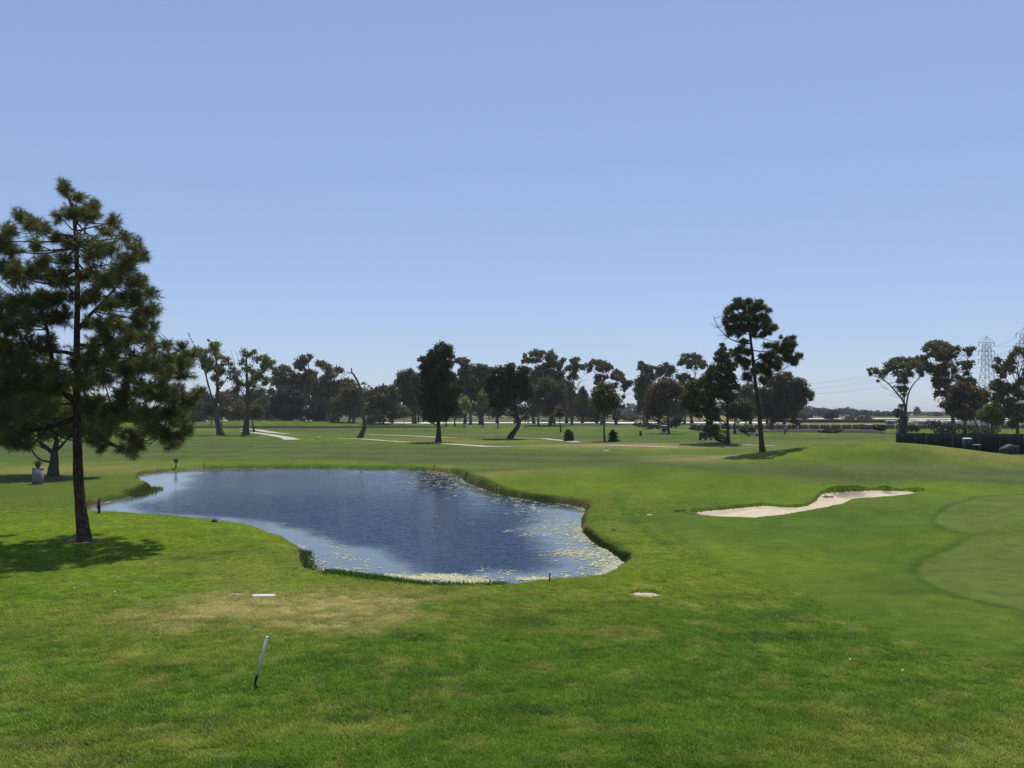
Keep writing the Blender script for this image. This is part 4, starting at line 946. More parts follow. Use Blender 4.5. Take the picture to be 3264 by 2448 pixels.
tree('eucalyptus_tree', 'umbrella-topped eucalyptus standing above the brown tree', '8', 300, [(930,1300),(950,1100),(1040,800),(1085,560),(1085,430)], 34, [(1000,250,38),(920,260,38),(1080,250,46),(1140,262,36),(880,330,38),(960,340,46),(1050,350,46),(1150,350,46),(1220,340,30),(850,378,22),(1100,420,30),(1200,415,36),(1000,415,30),(1240,390,22),(950,540,46),(860,560,46),(900,620,46),(990,560,36),(1060,640,50),(900,720,60)], (.042,.052,.030), dens=.82, bark=M_BARK3, limbs=[([(1085,540),(1140,470),(1210,420)], 9, 3), ([(1085,520),(1040,440),(960,370)], 9, 3), ([(1085,480),(1100,400),(1120,320)], 8, 3)])
tree('pine_tree', 'broad shaggy pine left of the tall right-hand pine, branches to the ground', '8', 123, [(1575,1572),(1570,1400),(1563,1200),(1560,950),(1545,600),(1500,250)], 52,
     [(1480,90,36),(1490,150,46),(1400,220,36),(1470,230,54),(1540,260,54),(1620,180,36),(1660,230,46),(1385,290,36),(1450,330,54),(1560,350,64),(1350,420,60),(1450,450,70),(1560,480,70),(1660,400,70),(1300,480,52),(1280,560,60),(1380,560,70),(1500,600,80),(1620,580,80),(1200,600,50),(1050,640,58),(1150,680,68),(1280,680,78),(1400,700,78),(1550,720,88),(1680,700,70),(1000,700,48),(1100,780,78),(1250,800,78),(1380,830,78),(1520,850,78),(1650,850,78),(950,850,66),(1050,900,76),(1180,900,76),(1300,950,76),(900,950,56),(1000,1000,66),(1120,1020,66),(1250,1050,66),(1380,1060,56),(1150,1130,46),(1280,1150,56),(1400,1170,48),(1300,1250,48),(1380,1300,48),(1400,1400,38),(1250,1330,46),(1420,1480,22),(1330,1400,38)],
     (.030,.040,.018), leaf=.9, dens=.85, bark=M_BARK, tip=.2, col2=(.065,.070,.022), mix2=.25, limbs=[([(1560,1110),(1450,1105),(1300,1115),(1180,1100),(1080,1050)], 14, 4)], twig=False)
tree('pine_tree', 'tall umbrella pine with bare dead branch, rising above all trees at right', '9', 89.5, [(640,1557),(628,1400),(612,1200),(590,1000),(570,850),(550,640),(530,480),(520,350),(510,240)], 46,
     [(400,160,26),(430,150,22),(380,220,36),(450,200,46),(520,170,36),(600,170,36),(560,230,56),(640,220,36),(690,250,20),(700,240,18),(340,260,36),(330,330,36),(400,320,56),(480,300,56),(560,320,56),(640,310,46),(300,360,20),(340,400,36),(420,400,56),(500,400,56),(580,400,56),(660,380,42),(720,400,36),(750,395,22),(680,350,26),(350,450,30),(430,455,34),(560,450,34),(640,450,34),(690,440,30),
      (800,480,17),(845,490,19),(900,490,26),(830,540,42),(900,540,36),(880,590,46),(800,590,46),(740,560,40),(680,560,34),(950,650,32),(900,680,44),(840,660,44),(780,690,44),(720,640,40),(930,710,30),(970,650,16),(700,720,44),(760,760,34),(460,530,40),(440,600,44),(500,620,44),(430,680,44),(490,720,54),(650,650,44),(620,740,54),(680,800,44),(500,830,44),(560,790,40),(640,860,40)],
     (.036,.048,.018), leaf=1.35, dens=.8, kind='needle', bark=M_BARK, tip=.3, limbs=[([(540,545),(470,530),(400,520),(320,475),(250,400),(215,330),(210,288)], 13, 3), ([(320,475),(270,465),(228,468)], 5, 2), ([(250,400),(210,380),(178,358)], 5, 2), ([(243,395),(215,402),(195,402)], 4, 2), ([(320,475),(305,500),(285,518)], 4, 2), ([(535,470),(620,490),(730,520)], 11, 4), ([(560,600),(640,610),(760,590)], 11, 4), ([(565,700),(640,790),(720,820)], 10, 4), ([(560,760),(500,820),(430,850)], 10, 4)], col2=(.07,.07,.025), mix2=.12, flat=.85, per_clump=5, depth=.8)
tree('broadleaf_tree', 'dense dark tree filling in right of the tall umbrella pine trunk', '9', 212, [(718,1312),(715,1210),(745,1080),(780,960)], 36, [(850,820,34),(780,850,52),(900,880,42),(960,890,42),(990,900,34),(720,890,52),(820,920,60),(920,950,60),(1000,960,42),(1050,985,32),(1062,1025,18),(760,980,60),(860,1010,60),(960,1030,50),(1000,1060,24),(700,1050,60),(800,1080,60),(900,1090,50),(680,1130,52),(760,1150,52),(955,1110,26),(640,980,52),(840,1160,36)], (.030,.038,.022), leaf=.9, limbs=[([(925,860),(950,840),(965,830)], 4, 1)], col2=BR, mix2=.15, bark=M_BARK3)
tree('broadleaf_tree', 'dark low tree behind the shaggy pine, left of the tall umbrella pine trunk', '9', 190, [(395,1345),(392,1250),(400,1150)], 22, [(400,1080,70),(330,1100,50),(470,1080,60),(440,1150,60),(520,1100,50),(500,1180,40),(360,1170,40)], (.030,.036,.020))
tree('shrub', 'bushy shrub between two trunks left of the tall umbrella pine', '9', 175, [(505,1330),(505,1300)], 10, [(500,1280,34),(460,1300,26),(545,1300,28),(500,1310,26)], (.034,.042,.020), cat='shrub')
tree('broadleaf_tree', 'thin dark tree right of the tall umbrella pine, ivy on its trunk', '9', 222, [(910,1270),(908,1200),(915,1100)], 14, [(910,1170,34),(915,1220,26),(880,1130,34),(950,1240,18)], (.026,.034,.020))

# --- right-hand group by the fence
tree('eucalyptus_tree', 'two-stemmed eucalyptus with arching thin crown left of the fence end', 'R', 197, [(690,1352),(700,1180),(690,1020),(660,950),(600,880),(490,760),(390,700),(300,665)], 38,
     [(262,600,20),(290,650,20),(350,615,28),(340,590,22),(420,640,36),(500,600,40),(480,540,32),(540,500,36),(600,480,40),(660,470,32),(720,490,32),(580,560,48),(660,560,48),(740,560,48),(800,520,48),(840,460,30),(600,640,40),(680,660,48),(760,640,40),(860,590,40),(880,530,48),(620,740,32),(700,740,36),(620,820,30),(700,830,30),(690,890,26),(370,735,14),(900,660,24),(640,1030,28),(620,1100,42),(600,1140,34),(680,1170,32),(660,1320,46),(650,1220,30),(650,1280,36),(700,1240,28)],
     (.062,.070,.036), dens=.78, leaf=.95, bark=M_BARK3, tip=.1, limbs=[([(715,1280),(712,1050),(740,880),(800,770),(870,700),(930,670)], 26, 4), ([(660,950),(590,890),(500,840)], 7, 1.5), ([(640,930),(570,920),(520,900)], 5, 1.5), ([(690,1000),(690,850),(680,700)], 12, 4)], col2=BR, mix2=.2)
tree('eucalyptus_tree', 'large rounded eucalyptus with crooked trunk behind the green fence', 'R', 190, [(1285,1360),(1265,1150),(1220,980),(1205,830),(1260,690),(1255,580),(1180,470)], 46,
     [(960,330,36),(1000,300,40),(1060,280,40),(1130,290,40),(1200,310,40),(940,360,32),(1060,360,48),(1150,380,56),(1240,360,40),(1320,340,30),(1340,360,22),(1100,450,48),(1200,460,48),(1270,430,40),(1000,430,32),(1160,550,48),(1060,560,48),(960,560,56),(920,460,40),(1080,640,48),(1000,600,40),(1250,540,32),(1160,650,56),(1060,720,40),(1120,760,56),(1200,740,48),(1070,790,32),(1250,830,40),(1150,880,40),(1080,900,32),(1330,520,24),(1440,360,32),(1490,340,32),(1520,345,18),(1470,410,27),(1400,520,32),(1470,510,36),(1430,570,32),(1480,560,22),(1440,650,32),(1340,690,32),(1450,730,48),(1380,740,40),(1520,740,30),(1290,620,30)],
     (.046,.054,.028), dens=.85, bark=M_BARK3, limbs=[([(1265,640),(1340,590),(1400,540),(1480,430)], 14, 4), ([(1215,850),(1120,740),(1000,640)], 16, 5), ([(1255,590),(1180,430),(1060,320)], 14, 4), ([(1180,1040),(1110,990),(1045,965)], 6, 1.5)], col2=BR, mix2=.18)
tree('broadleaf_tree', 'rust-brown round tree behind the green fence', 'R', 178, [(1412,1350),(1420,1240),(1440,1150),(1430,1000)], 30, [(1300,850,64),(1420,840,72),(1540,860,72),(1640,870,46),(1280,950,72),(1400,960,80),(1520,960,80),(1620,960,62),(1300,1060,72),(1420,1080,80),(1540,1060,72),(1200,1010,40),(1350,1150,54),(1470,1160,54),(1240,1090,46),(1150,1030,30),(1690,900,30),(1480,790,50),(1370,780,46)], G_RUST, dens=1.0, col2=(.050,.040,.024), mix2=.4, limbs=[([(1570,1340),(1550,1240),(1515,1170),(1490,1080)], 24, 10)], bark=M_BARK2)
tree('broadleaf_tree', 'bright green bushy tree in front of the rightmost eucalyptus', 'R', 165, [(1740,1350),(1738,1240),(1735,1150)], 24, [(1640,1110,62),(1720,1060,56),(1780,1010,46),(1800,1100,64),(1700,1180,56),(1620,1180,46),(1850,1150,46),(1870,1060,40),(1760,1220,46),(1830,1220,46)], (.055,.070,.020))
tree('eucalyptus_tree', 'tall thin-crowned eucalyptus cut off by the right edge of view', 'R', 150, [(2050,1350),(2045,1100),(2060,800),(2050,550)], 40, [(2050,350,40),(2100,360,32),(2020,400,36),(1980,430,32),(1800,465,30),(1790,560,34),(1830,480,20),(1940,510,42),(1990,500,40),(1900,560,40),(1960,600,48),(1830,620,36),(1870,670,40),(1780,760,48),(1850,780,56),(1750,800,40),(1930,800,48),(1850,880,56),(1800,940,48),(1900,980,56),(2000,850,56),(2080,750,56),(2100,900,64),(2000,1000,72),(2100,1050,72),(1950,1120,64),(2050,1180,64),(1980,1250,48),(2180,420,50),(2220,600,60),(2250,800,70),(2200,1000,70),(2160,650,50)], (.050,.054,.032), dens=.8, bark=M_BARK3, limbs=[([(2050,900),(1960,780),(1880,660),(1810,500)], 14, 4), ([(2055,800),(1990,650),(1960,540)], 12, 4), ([(2055,700),(2110,520),(2140,400)], 12, 4)], col2=BR, mix2=.35)

# --- shrubs and conifers on the fairways
tree('conifer_shrub', 'dark little conifer on the path edge, left of the slender-trunked tree', '7', 137, [(805,1528),(802,1440),(795,1330)], 22, [(800,1345,22),(770,1390,30),(825,1385,28),(760,1440,34),(800,1430,40),(840,1430,28),(765,1490,34),(805,1490,44),(835,1480,30),(775,1350,14)], (.026,.036,.016), leaf=.7, dens=1.2, cat='shrub', per_clump=4, twig=False)
tree('conifer_shrub', 'dark little conifer with spiky tip, right of the slender-trunked tree', '7', 129, [(1462,1558),(1458,1470),(1445,1340)], 22, [(1445,1345,18),(1425,1390,26),(1470,1395,30),(1430,1450,34),(1480,1450,36),(1415,1510,34),(1460,1510,44),(1505,1500,28),(1445,1410,34)], (.030,.040,.016), leaf=.7, dens=1.2, cat='shrub', per_clump=4, twig=False)


# --- the second rank of trees that closes the band
for px, top, hw, D, cc, lab in [
    (640,1252,50,345,0,'background tree at left end of the far wood beside the pine tips'), (742,1256,52,350,2,'background tree behind the gap between the two sycamores'), (822,1250,46,352,0,'background tree just right of the fan-crowned sycamore'),
    (900,1210,46,345,1,'background tree left of the black oak mass'), (1012,1222,50,350,2,'background tree left of the hooked dead tree'), (1078,1238,42,352,0,'background tree directly behind the dead tree'), (1128,1248,46,350,1,'background tree right of the dead tree'), (1192,1252,50,352,0,'background tree right of the lone round tree'), (1250,1262,42,350,2,'background tree left of the central group'),
    (1318,1215,40,345,1,'background tree at the left shoulder of the dense pine'), (1482,1196,46,346,0,'background tree at the right shoulder of the dense pine'), (1536,1206,44,350,1,'background tree behind the bright yellow-green tree'), (1585,1212,40,350,0,'background tree left behind the leaning pine'),
    (1702,1200,42,346,1,'background tree right behind the leaning pine'), (1762,1190,46,350,0,'background tree below the flat-tiered eucalyptus'), (1806,1232,40,350,2,'background tree behind the open-branched eucalyptus'), (1925,1232,36,350,1,'background tree behind the slender-trunked tree'),
    (1856,1262,38,352,0,'background tree under the bare twigs of the open eucalyptus'), (1902,1258,34,350,1,'background tree left of the slender-trunked tree'), (2062,1216,36,348,2,'background tree at the left foot of the hanging-crowned eucalyptus'), (1642,1196,40,350,1,'background tree squarely behind the leaning pine crown'), (960,1196,44,352,2,'background tree behind the tallest slender eucalyptus'),
    (2100,1220,46,345,0,'background tree behind the hanging-crowned eucalyptus'), (2162,1228,44,350,1,'background tree behind the brown-leaved tree'), (2205,1222,42,350,2,'background tree under the umbrella-topped eucalyptus'), (2268,1196,48,345,0,'background tree left behind the shaggy pine'), (2392,1236,52,300,1,'background tree behind the tall umbrella pine trunk'), (2446,1256,44,300,0,'background tree right of the tall umbrella pine trunk'), (2500,1276,34,310,1,'background tree at the right end of the tree band')]:
    col = [(.036, .042, .026), (.030, .040, .022), (.048, .044, .030)][cc]
    bot = 1330
    cl = []
    for k in range(13):
        t = (k + .5) / 13; y = top + (bot - top) * t * .92
        wv = hw * (.45 + .55 * sin(pi * min(1, .15 + t * .85)))
        cl.append((px + rng.uniform(-1, 1) * wv * .75, y, 13 + 6 * rng.random()))
    tree('background_tree', lab, 'P', D, [(px, 1345), (px + rng.uniform(-4, 4), 1310), (px + rng.uniform(-8, 8), (top + 1330) / 2)], 9, cl, col, dens=.8, leaf=1.0, per_clump=5, col2=BR, mix2=.2, twig=False, depth=.6)

def bush(name, label, px, py, D, w, h, col, leaf=.8, n=9, zoff=0):
    """low rounded shrub, w and h in metres"""
    b = at_d(px, py, D); b[2] = gz(b[0], b[1])
    e = empty(name, b); tag(e, label, 'shrub' if 'tree' not in name else 'tree')
    mb = MB()
    P = []
    for k in range(n):
        q = np.array([(rng.random() - .5) * w * .8, (rng.random() - .5) * w * .8, h * (.25 + .5 * rng.random())])
        tube_path(mb, [np.array([0, 0, -.1]), q * [.4, .4, .6], q], .04 + .012 * h, .02, 4, 2)
        m = int(46 / leaf ** 2)
        v = rdir(m) * (rng.random((m, 1)) ** .4) * np.array([w * .26, w * .26, h * .26])
        P.append(q + v)
    P = np.concatenate(P); P[:, 2] = np.clip(P[:, 2], .05, None)
    mb.build('stem', M_BARK2, e)
    V, F = cards(P, np.full(len(P), .0018 * D * leaf))
    c = np.array(col)[None] * (.6 + .8 * rng.random(len(P)))[:, None]
    obj('foliage', mesh_np('foliage', V, F, M_LEAF, fcols=c), e)
    return e

# far tree line on the horizon
fl = random.Random(12)
spots = [(2555, 1290, 'grey-green far tree at the left end of the horizon tree line'), (2600, 1299, 'rounded far tree second from left on the horizon line'), (2630, 1302, 'low far tree left of the flat dark far tree'), (2655, 1304, 'third low rounded far tree on the horizon line'),
         (2690, 1296, 'tallest conical far tree on the horizon line'), (2722, 1307, 'low far tree right of the tallest far tree'), (2745, 1303, 'flat-topped far tree right of the tallest far tree'), (2775, 1313, 'low pale far tree before the two-stemmed eucalyptus'), (2805, 1315, 'low dark far tree near the brown far slope'), (2832, 1310, 'rounded far tree just left of the two-stemmed eucalyptus'),
         (2990, 1318, 'low far tree right of the lone far eucalyptus'), (3020, 1316, 'low far tree left of the large rounded eucalyptus'), (2860, 1316, 'small far tree behind the two-stemmed eucalyptus'),
         (1870, 1307, 'hazy far tree in the gap left of centre-right trees'), (1990, 1300, 'hazy far tree seen through the sky gap'), (2020, 1303, 'second hazy far tree seen through the sky gap'), (1840, 1304, 'far tree behind the open-branched eucalyptus')]
for px, top, lab in spots:
    D = 760 + 160 * fl.random()
    h = (1322 - top) * D / FPX * 1.15
    w = h * (1.5 + .8 * fl.random())
    bush('far_tree', lab, px, 1322, D, max(w, 9), max(h, 4), (.042, .050, .034), leaf=.75, n=10)
tree('eucalyptus_tree', 'lone small eucalyptus on the horizon right of the two-stemmed tree', 'R', 800, [(845,1150),(843,1115),(840,1090)], 8, [(840,1060,18),(825,1075,16),(862,1078,16),(815,1105,16),(875,1100,14),(845,1095,20)], (.040,.048,.034), per_clump=4)
# woods so far off that they read as one mass
def far_wood(n, x0, x1, d0, d1, hf, size, seed):
    g = np.random.default_rng(seed); px = g.uniform(x0, x1, n); D = g.uniform(d0, d1, n)
    h = hf(px) * (.75 + .25 * g.random(n))
    P = np.stack([(px - 1632) / FPX * D, D, g.random(n) ** .7 * h], 1)
    V, F = cards(P, np.full(n, size), .2, .8)
    c = np.array([.062, .068, .046])[None] * (.65 + .7 * g.random(n))[:, None]
    return mesh_np('far_wood', V, F, M_LEAF, fcols=c)
hz_ = lambda px: (3.4 + 6.0 * fbm(px / 60., px * 0 + 1., 61, 3)) * (1 - .35 * (px > 2800)) * (1 + 1.0 * (px < 2230))
tag(obj('far_wood', far_wood(8000, 1000, 3300, 850, 1000, hz_, 1.6, 3)), 'band of hazy grey-green woodland along the horizon', 'woodland', kind='stuff')
hl_ = lambda px: 3.5 + 11.0 * fbm(px / 38., px * 0 + 7., 63, 3)
tag(obj('far_wood', far_wood(7000, 350, 1060, 400, 470, hl_, .85, 4)), 'dark continuous belt of trees behind the far left wood', 'woodland', kind='stuff')
bush_spots = [(2560,1338,500,9,4.5,'dark scrub bush by the pale far road, left of the long wall'), (2650,1337,470,9,6,'tall scrub bush in front of the pale far road'), (2735,1345,430,12,3,'wide low scrub bush between far road and maroon wall'),
              (2800,1374,215,4,1.6,'low shrub by the pillared wall, right of the blue golf cart'), (2905,1374,207,3.2,2.0,'small round shrub right of the two-stemmed eucalyptus'), (2985,1378,165,5,3.4,'dark thick shrub behind the fence, left of the large eucalyptus'), (3045,1378,160,5,3.0,'dark shrub behind the fence under the rust-brown tree'), (3140,1380,158,5,2.2,'dark shrub behind the fence right of the rust-brown tree'),
              (2225,1375,212,4,1.8,'low shrub left of the shaggy pine trunk'), (2070,1372,235,7,2.0,'low dark shrub under the hanging-crowned eucalyptus'), (1880,1340,380,10,2.4,'scrub bush beyond the pale channel under open eucalyptus'), (2010,1336,420,12,3.2,'scrub bush beyond the pale channel in the sky gap'), (1960,1362,300,2.6,5.4,'ivy-clad dark shrub below the bending eucalyptus'),
              (2155,1366,250,4,4.5,'dark shrub between trunks left of the shaggy pine'), (1050,1340,300,8,3.5,'olive shrub behind the raised tee near the dead tree'), (1195,1342,300,7,3,'dark shrub right of the dead tree at the pale channel'), (1240,1344,290,7,5,'dark shrub left of the soft green sapling'), (2640,1378,196,6,.9,'dark low plants on the mulch bed behind the golfer')]
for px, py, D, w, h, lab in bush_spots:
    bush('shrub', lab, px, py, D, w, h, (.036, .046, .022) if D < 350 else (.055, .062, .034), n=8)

# ------------------------------------------------------------------ things on and around the course
def ground_pt(px, py):
    p = at(px, py); return p

# white boundary stake, leaning, with a dark spike at its foot
b = ground_pt(812, 2180)
top = at_d(852, 2029, b[1] - .03)
st = empty('boundary_stake', b); tag(st, 'white leaning boundary stake on the near lawn', 'stake')
M_PVC = plain('white_plastic', (.62, .63, .64), .45, var=.05)
v = top - b
MB().tube([v * .20, v * .6, v * .985], .024, 12).build('tube', M_PVC, st, smooth=True)
MB().lathe([(.024, 0), (.026, .004), (.022, .014), (.001, .018)], v * .985, 12).build('cap', M_WHITE, st)
MB().tube([v * -.12, v * .02, v * .12, v * .21], [.008, .02, .026, .018], 7, jit=.3).build('spike', M_BLACK, st)

def post(name, label, px, py, h, w, mat, cat='post', tilt=(0, 0), cap=None, dz=0.0, base=None):
    b = ground_pt(px, py) if base is None else base
    b = np.array(b); b[2] += dz
    e = empty(name, b); tag(e, label, cat)
    mb = MB(); mb.box((tilt[0] * h / 2, tilt[1] * h / 2, h / 2 - .15), (w, w, h + .3), shear=(tilt[0] * h / 2, tilt[1] * h / 2), bev=w * .15)
    mb.build('shaft', mat, e)
    if cap is not None:
        MB().box((tilt[0] * h, tilt[1] * h, h + .012), (w * 1.08, w * 1.08, .022), bev=w * .15).build('cap', cap, e)
    return e

M_RED = plain('faded_red_paint', (.12, .04, .03), .7, var=.3)
p = post('hazard_post', 'thick black post on the left shore of the pond', 316, 1637, .74, .10, M_BLACK)
MB().box((-.075, .0, .45), (.05, .10, .46), bev=.008).build('side_board', plain('weathered_board', (.16, .15, .14), .8), p)
bw_ = at_z(1749, 1858, WATER_Z)
post('hazard_stake', 'dark leaning stake with pale tip standing in the near pond edge', 1749, 1856, .28, .045, M_RED, 'stake', (.12, 0), M_WHITE)
post('hazard_stake', 'thin dark stake on the far bank behind the lily mats', 1385, 1489, .34, .06, M_DKWOOD, 'stake', (0, 0))
post('hazard_stake', 'thin dark stake on the right bank of the pond beyond the mats', 1583, 1566, .52, .05, M_DKWOOD, 'stake', (.02, 0))
post('hazard_stake', 'small dark stake right of the two-board sign', 650, 1487, .38, .06, M_DKWOOD, 'stake', (0, 0))
b = ground_pt(561, 1490)
sg = empty('sign_post', b); tag(sg, 'dark post with two small boards on the far left bank', 'sign')
MB().box((0, 0, .30), (.09, .09, .90), bev=.01).build('post', M_DKWOOD, sg)
MB().box((-.105, -.055, .63), (.17, .03, .30), bev=.006).build('board', M_DKWOOD, sg)
MB().box((.105, -.055, .63), (.17, .03, .30), bev=.006).build('board', M_DKWOOD, sg)
MB().box((0, -.03, .60), (.30, .02, .05)).build('bracket', M_DKWOOD, sg)

# planter box with a spiky plant by the forked tree
b = ground_pt(120, 1543)
pl = empty('planter', b, .3); tag(pl, 'tall pale concrete planter box with a spiky plant beside the forked trunk', 'planter')
MB().box((0, 0, .50), (.62, .62, 1.16), taper=.96, bev=.03).build('box', plain('planter_concrete', (.20, .19, .18), .9, var=.2, scale=5, bump=.3), pl)
MB().box((0, 0, 1.085), (.66, .66, .05), bev=.03).build('rim', plain('planter_concrete', (.20, .19, .18), .9, var=.2, scale=5, bump=.3), pl)
def spiky(n, h, w, seed, base=(0, 0, 0), spread=.7):
    g = np.random.default_rng(seed)
    V = []; F = []
    for i in range(n):
        a = g.random() * 2 * pi; L = h * (.6 + .5 * g.random()); t = spread * g.random()
        d = np.array([cos(a) * t, sin(a) * t, 1.0]); d /= np.linalg.norm(d)
        s = np.array([-sin(a), cos(a), 0]) * w
        o = np.array(base) + np.array([cos(a), sin(a), 0]) * .08 * g.random()
        k = len(V)
        V += [o - s, o + s, o + d * L * .55 + s * .7, o + d * L * .55 - s * .7, o + d * L + np.array([cos(a), sin(a), -.4]) * L * .12 * t]
        F += [(k, k + 1, k + 2), (k, k + 2, k + 3), (k + 3, k + 2, k + 4)]
    c = np.array([.045, .075, .018])[None] * (.6 + .8 * g.random(len(F)))[:, None]
    return mesh_np('plant', np.array(V), np.array(F), M_LEAF, fcols=c)
obj('plant', spiky(90, .75, .02, 3, (0, 0, 1.08), .8), pl)

# flat covers in the lawn
def slab(name, label, px, py, sx, sy, mat, rz=0.0, h=.05):
    b = ground_pt(px, py)
    o = MB().box((0, 0, 0), (sx, sy, h), bev=min(sx, sy) * .12, rz=rz).build(name, mat)
    o.location = (b[0], b[1], gz(b[0], b[1]) + h * .2); tag(o, label, 'cover'); return o
M_COVER = plain('pale_concrete_cover', (.52, .50, .46), .8, var=.1, scale=9)
slab('utility_cover', 'long white utility cover lying in the dry grass below the pond', 840, 1901, .60, .26, M_COVER, .05)
slab('utility_cover', 'short pinkish utility cover left of the long white one', 757, 1898, .22, .12, plain('pinkish_cover', (.36, .27, .21), .8), -.1)
slab('sprinkler_cover', 'small pale sprinkler cover in the grass left of the bunker', 2070, 1643, .22, .2, M_COVER, 0)
slab('sprinkler_cover', 'tiny pale cover on the far fairway right of the slender trunk', 1932, 1436, .7, .9, M_COVER, 0)

def rock(name, label, px, py, s, col, seed=1, cat='rock'):
    g = np.random.default_rng(seed)
    b = ground_pt(px, py)
    V = []; n = 10; prof = [(1.0, -.15), (.98, .2), (.75, .6), (.4, .85), (.05, .95)]
    for r, z in prof:
        for i in range(n):
            a = i / n * 2 * pi; k = .75 + .5 * g.random()
            V.append((r * cos(a) * s[0] / 2 * k, r * sin(a) * s[1] / 2 * k, z * s[2] * (.8 + .4 * g.random())))
    m = len(prof)
    F = [(i * n + j, i * n + (j + 1) % n, (i + 1) * n + (j + 1) % n, (i + 1) * n + j) for i in range(m - 1) for j in range(n)]
    o = obj(name, mesh_np(name, np.array(V), np.array(F), plain(name, col, .95, var=.3, scale=9, bump=.4)))
    o.location = b; tag(o, label, cat); return o
rock('boulder', 'low pale boulder on the far fairway left of the dead tree', 1014, 1399, (1.3, .9, .36), (.24, .20, .14), 2)
rock('turf_clod', 'dark turf clod on the mown bank right of the pond', 1956, 1692, (.26, .14, .07), (.03, .03, .015), 5, 'clod')
rock('pond_rock', 'dark wet rock at the near left water edge', 684, 1664, (.34, .2, .14), (.05, .045, .035), 7)

M_BALL = plain('ball_white', (.8, .8, .78), .35)
for px, py, lab in [(501, 1799, 'white golf ball on the lawn right of the pine shadow'), (365, 1891, 'white golf ball by the faint wheel line at left'), (2709, 2107, 'left of the two white golf balls in the near right rough'), (2877, 2143, 'right of the two white golf balls in the near right rough'), (236, 1877, 'leftmost white golf ball on the lawn')]:
    b = ground_pt(px, py)
    o = MB().lathe([(.021 * sin(t), -.021 * cos(t)) for t in np.linspace(0.01, pi - .01, 9)], (0, 0, 0), 12).build('golf_ball', M_BALL, smooth=True)
    o.location = (b[0], b[1], b[2] + .034); tag(o, lab, 'golf ball', 'golf balls left on the lawn')

# bunker rakes
def rake(label, head, tail, hz=0.0, tz=0.0):
    a = np.array(head); c = np.array(tail)
    e = empty('bunker_rake', a); tag(e, label, 'rake')
    d = c - a; d[2] = 0; d /= np.linalg.norm(d); s = np.array([-d[1], d[0], 0])
    MB().tube([(0, 0, .07), c - a + np.array([0, 0, .03])], .018, 8).build('handle', plain('green_rake_handle', (.10, .17, .12), .6), e)
    MB().tube([s * -.34 + [0, 0, .07], s * .34 + [0, 0, .07]], .035, 6).build('head', M_BLACK, e)
    for i in range(9):
        q = s * (-.30 + .075 * i)
        MB().tube([q + [0, 0, .07], q + [0, 0, -.02]], .008, 4).build('tine', M_BLACK, e)
h1 = march(2100 + 1021 / 1.9003, 1480 + 204 / 1.9003, lambda x, y: np.where(sdf(BUNKER, x, y) < 0, sand_z(x, y), hgt(x, y)))
t1 = at_d(2100 + 966 / 1.9003, 1480 + 142 / 1.9003, h1[1] + 2.0)
t1[2] = max(gz(t1[0], t1[1]) + .03, h1[2] + .15)
rake('bunker rake lying down the sand from the back lip', h1, t1)
h2 = at(2100 + 128 / 1.9003, 1480 + 289 / 1.9003); t2 = at(2100 + 222 / 1.9003, 1480 + 306 / 1.9003)
rake('bunker rake lying on the grass at the left tip of the bunker', h2, t2)

# litter bin on the far fairway
b = at_d(2042, 1389, 173); b[2] = gz(b[0], b[1])
lb = empty('litter_bin', b); tag(lb, 'dark green litter bin on the far fairway right of the conifers', 'bin')
MB().lathe([(.24, 0), (.26, .05), (.27, .85), (.26, .88)], n=14).build('barrel', M_GREEND, lb)
MB().lathe([(.29, .885), (.29, .93), (.18, 1.03), (.01, 1.06)], n=14).build('lid', M_GREEND, lb)

# ------------------------------------------------------------------ golf carts
def cart(label, px, py, D, rz, body, roofm, has_roof=True):
    b = at_d(px, py, D); b[2] = gz(b[0], b[1])
    e = empty('golf_cart', b, rz); tag(e, label, 'golf cart', 'golf carts out on the course')
    mb = MB()                                            # nose towards -y
    mb.box((0, .05, .42), (1.12, 2.2, .24), bev=.08)
    mb.box((0, -.86, .66), (1.06, .52, .36), taper=.72, shear=(0, .10), bev=.08)
    mb.box((0, .50, .64), (1.10, .80, .28), bev=.08)
    mb.build('body', body, e)
    MB().box((0, .38, .84), (1.04, .50, .12), bev=.05).build('seat', M_BLACK, e)
    MB().box((0, .68, 1.08), (1.04, .12, .40), bev=.04).build('backrest', M_BLACK, e)
    for sx in (-1, 1):
        for sy in (-.72, .78):
            w = MB(); w.tube([(sx * .42, sy, .22), (sx * .60, sy, .22)], .22, 14); t = w.build('wheel', M_BLACK, e)
            MB().tube([(sx * .605, sy, .22), (sx * .615, sy, .22)], .11, 10).build('rim', M_STEEL, t)
    if has_roof:
        MB().box((0, .10, 1.86), (1.18, 1.75, .07), taper=.94, bev=.10).build('roof', roofm, e)
        for sx in (-1, 1):
            MB().tube([(sx * .50, -.62, .78), (sx * .50, -.55, 1.84)], .02, 6).build('roof_post', M_STEEL, e)
            MB().tube([(sx * .50, .86, .70), (sx * .50, .82, 1.84)], .02, 6).build('roof_post', M_STEEL, e)
        MB().box((0, -.60, 1.28), (.96, .015, .85)).build('windscreen', M_GLASS, e)
    for sx in (-.22, .24):
        g = MB(); g.tube([(sx, 1.10, .45), (sx, 1.20, 1.28)], [.13, .15], 10); gb = g.build('golf_bag', plain('bag_cloth', (.05, .05, .08), .8), e)
        MB().tube([(sx, 1.20, 1.27), (sx + .03, 1.25, 1.46)], .06, 6).build('club_heads', M_STEEL, gb)
    MB().tube([(-.28, -.40, .92), (-.28, -.30, 1.02), (-.28, -.22, 1.05)], .03, 6).build('steering_column', M_BLACK, e)
M_GLASS = plain('tinted_screen', (.10, .13, .15), .1, spec=.5)
M_CARTD = plain('cart_dark_blue', (.04, .06, .08), .35, var=.05, spec=.5)
M_CARTW = plain('cart_white', (.62, .62, .60), .35, var=.05)
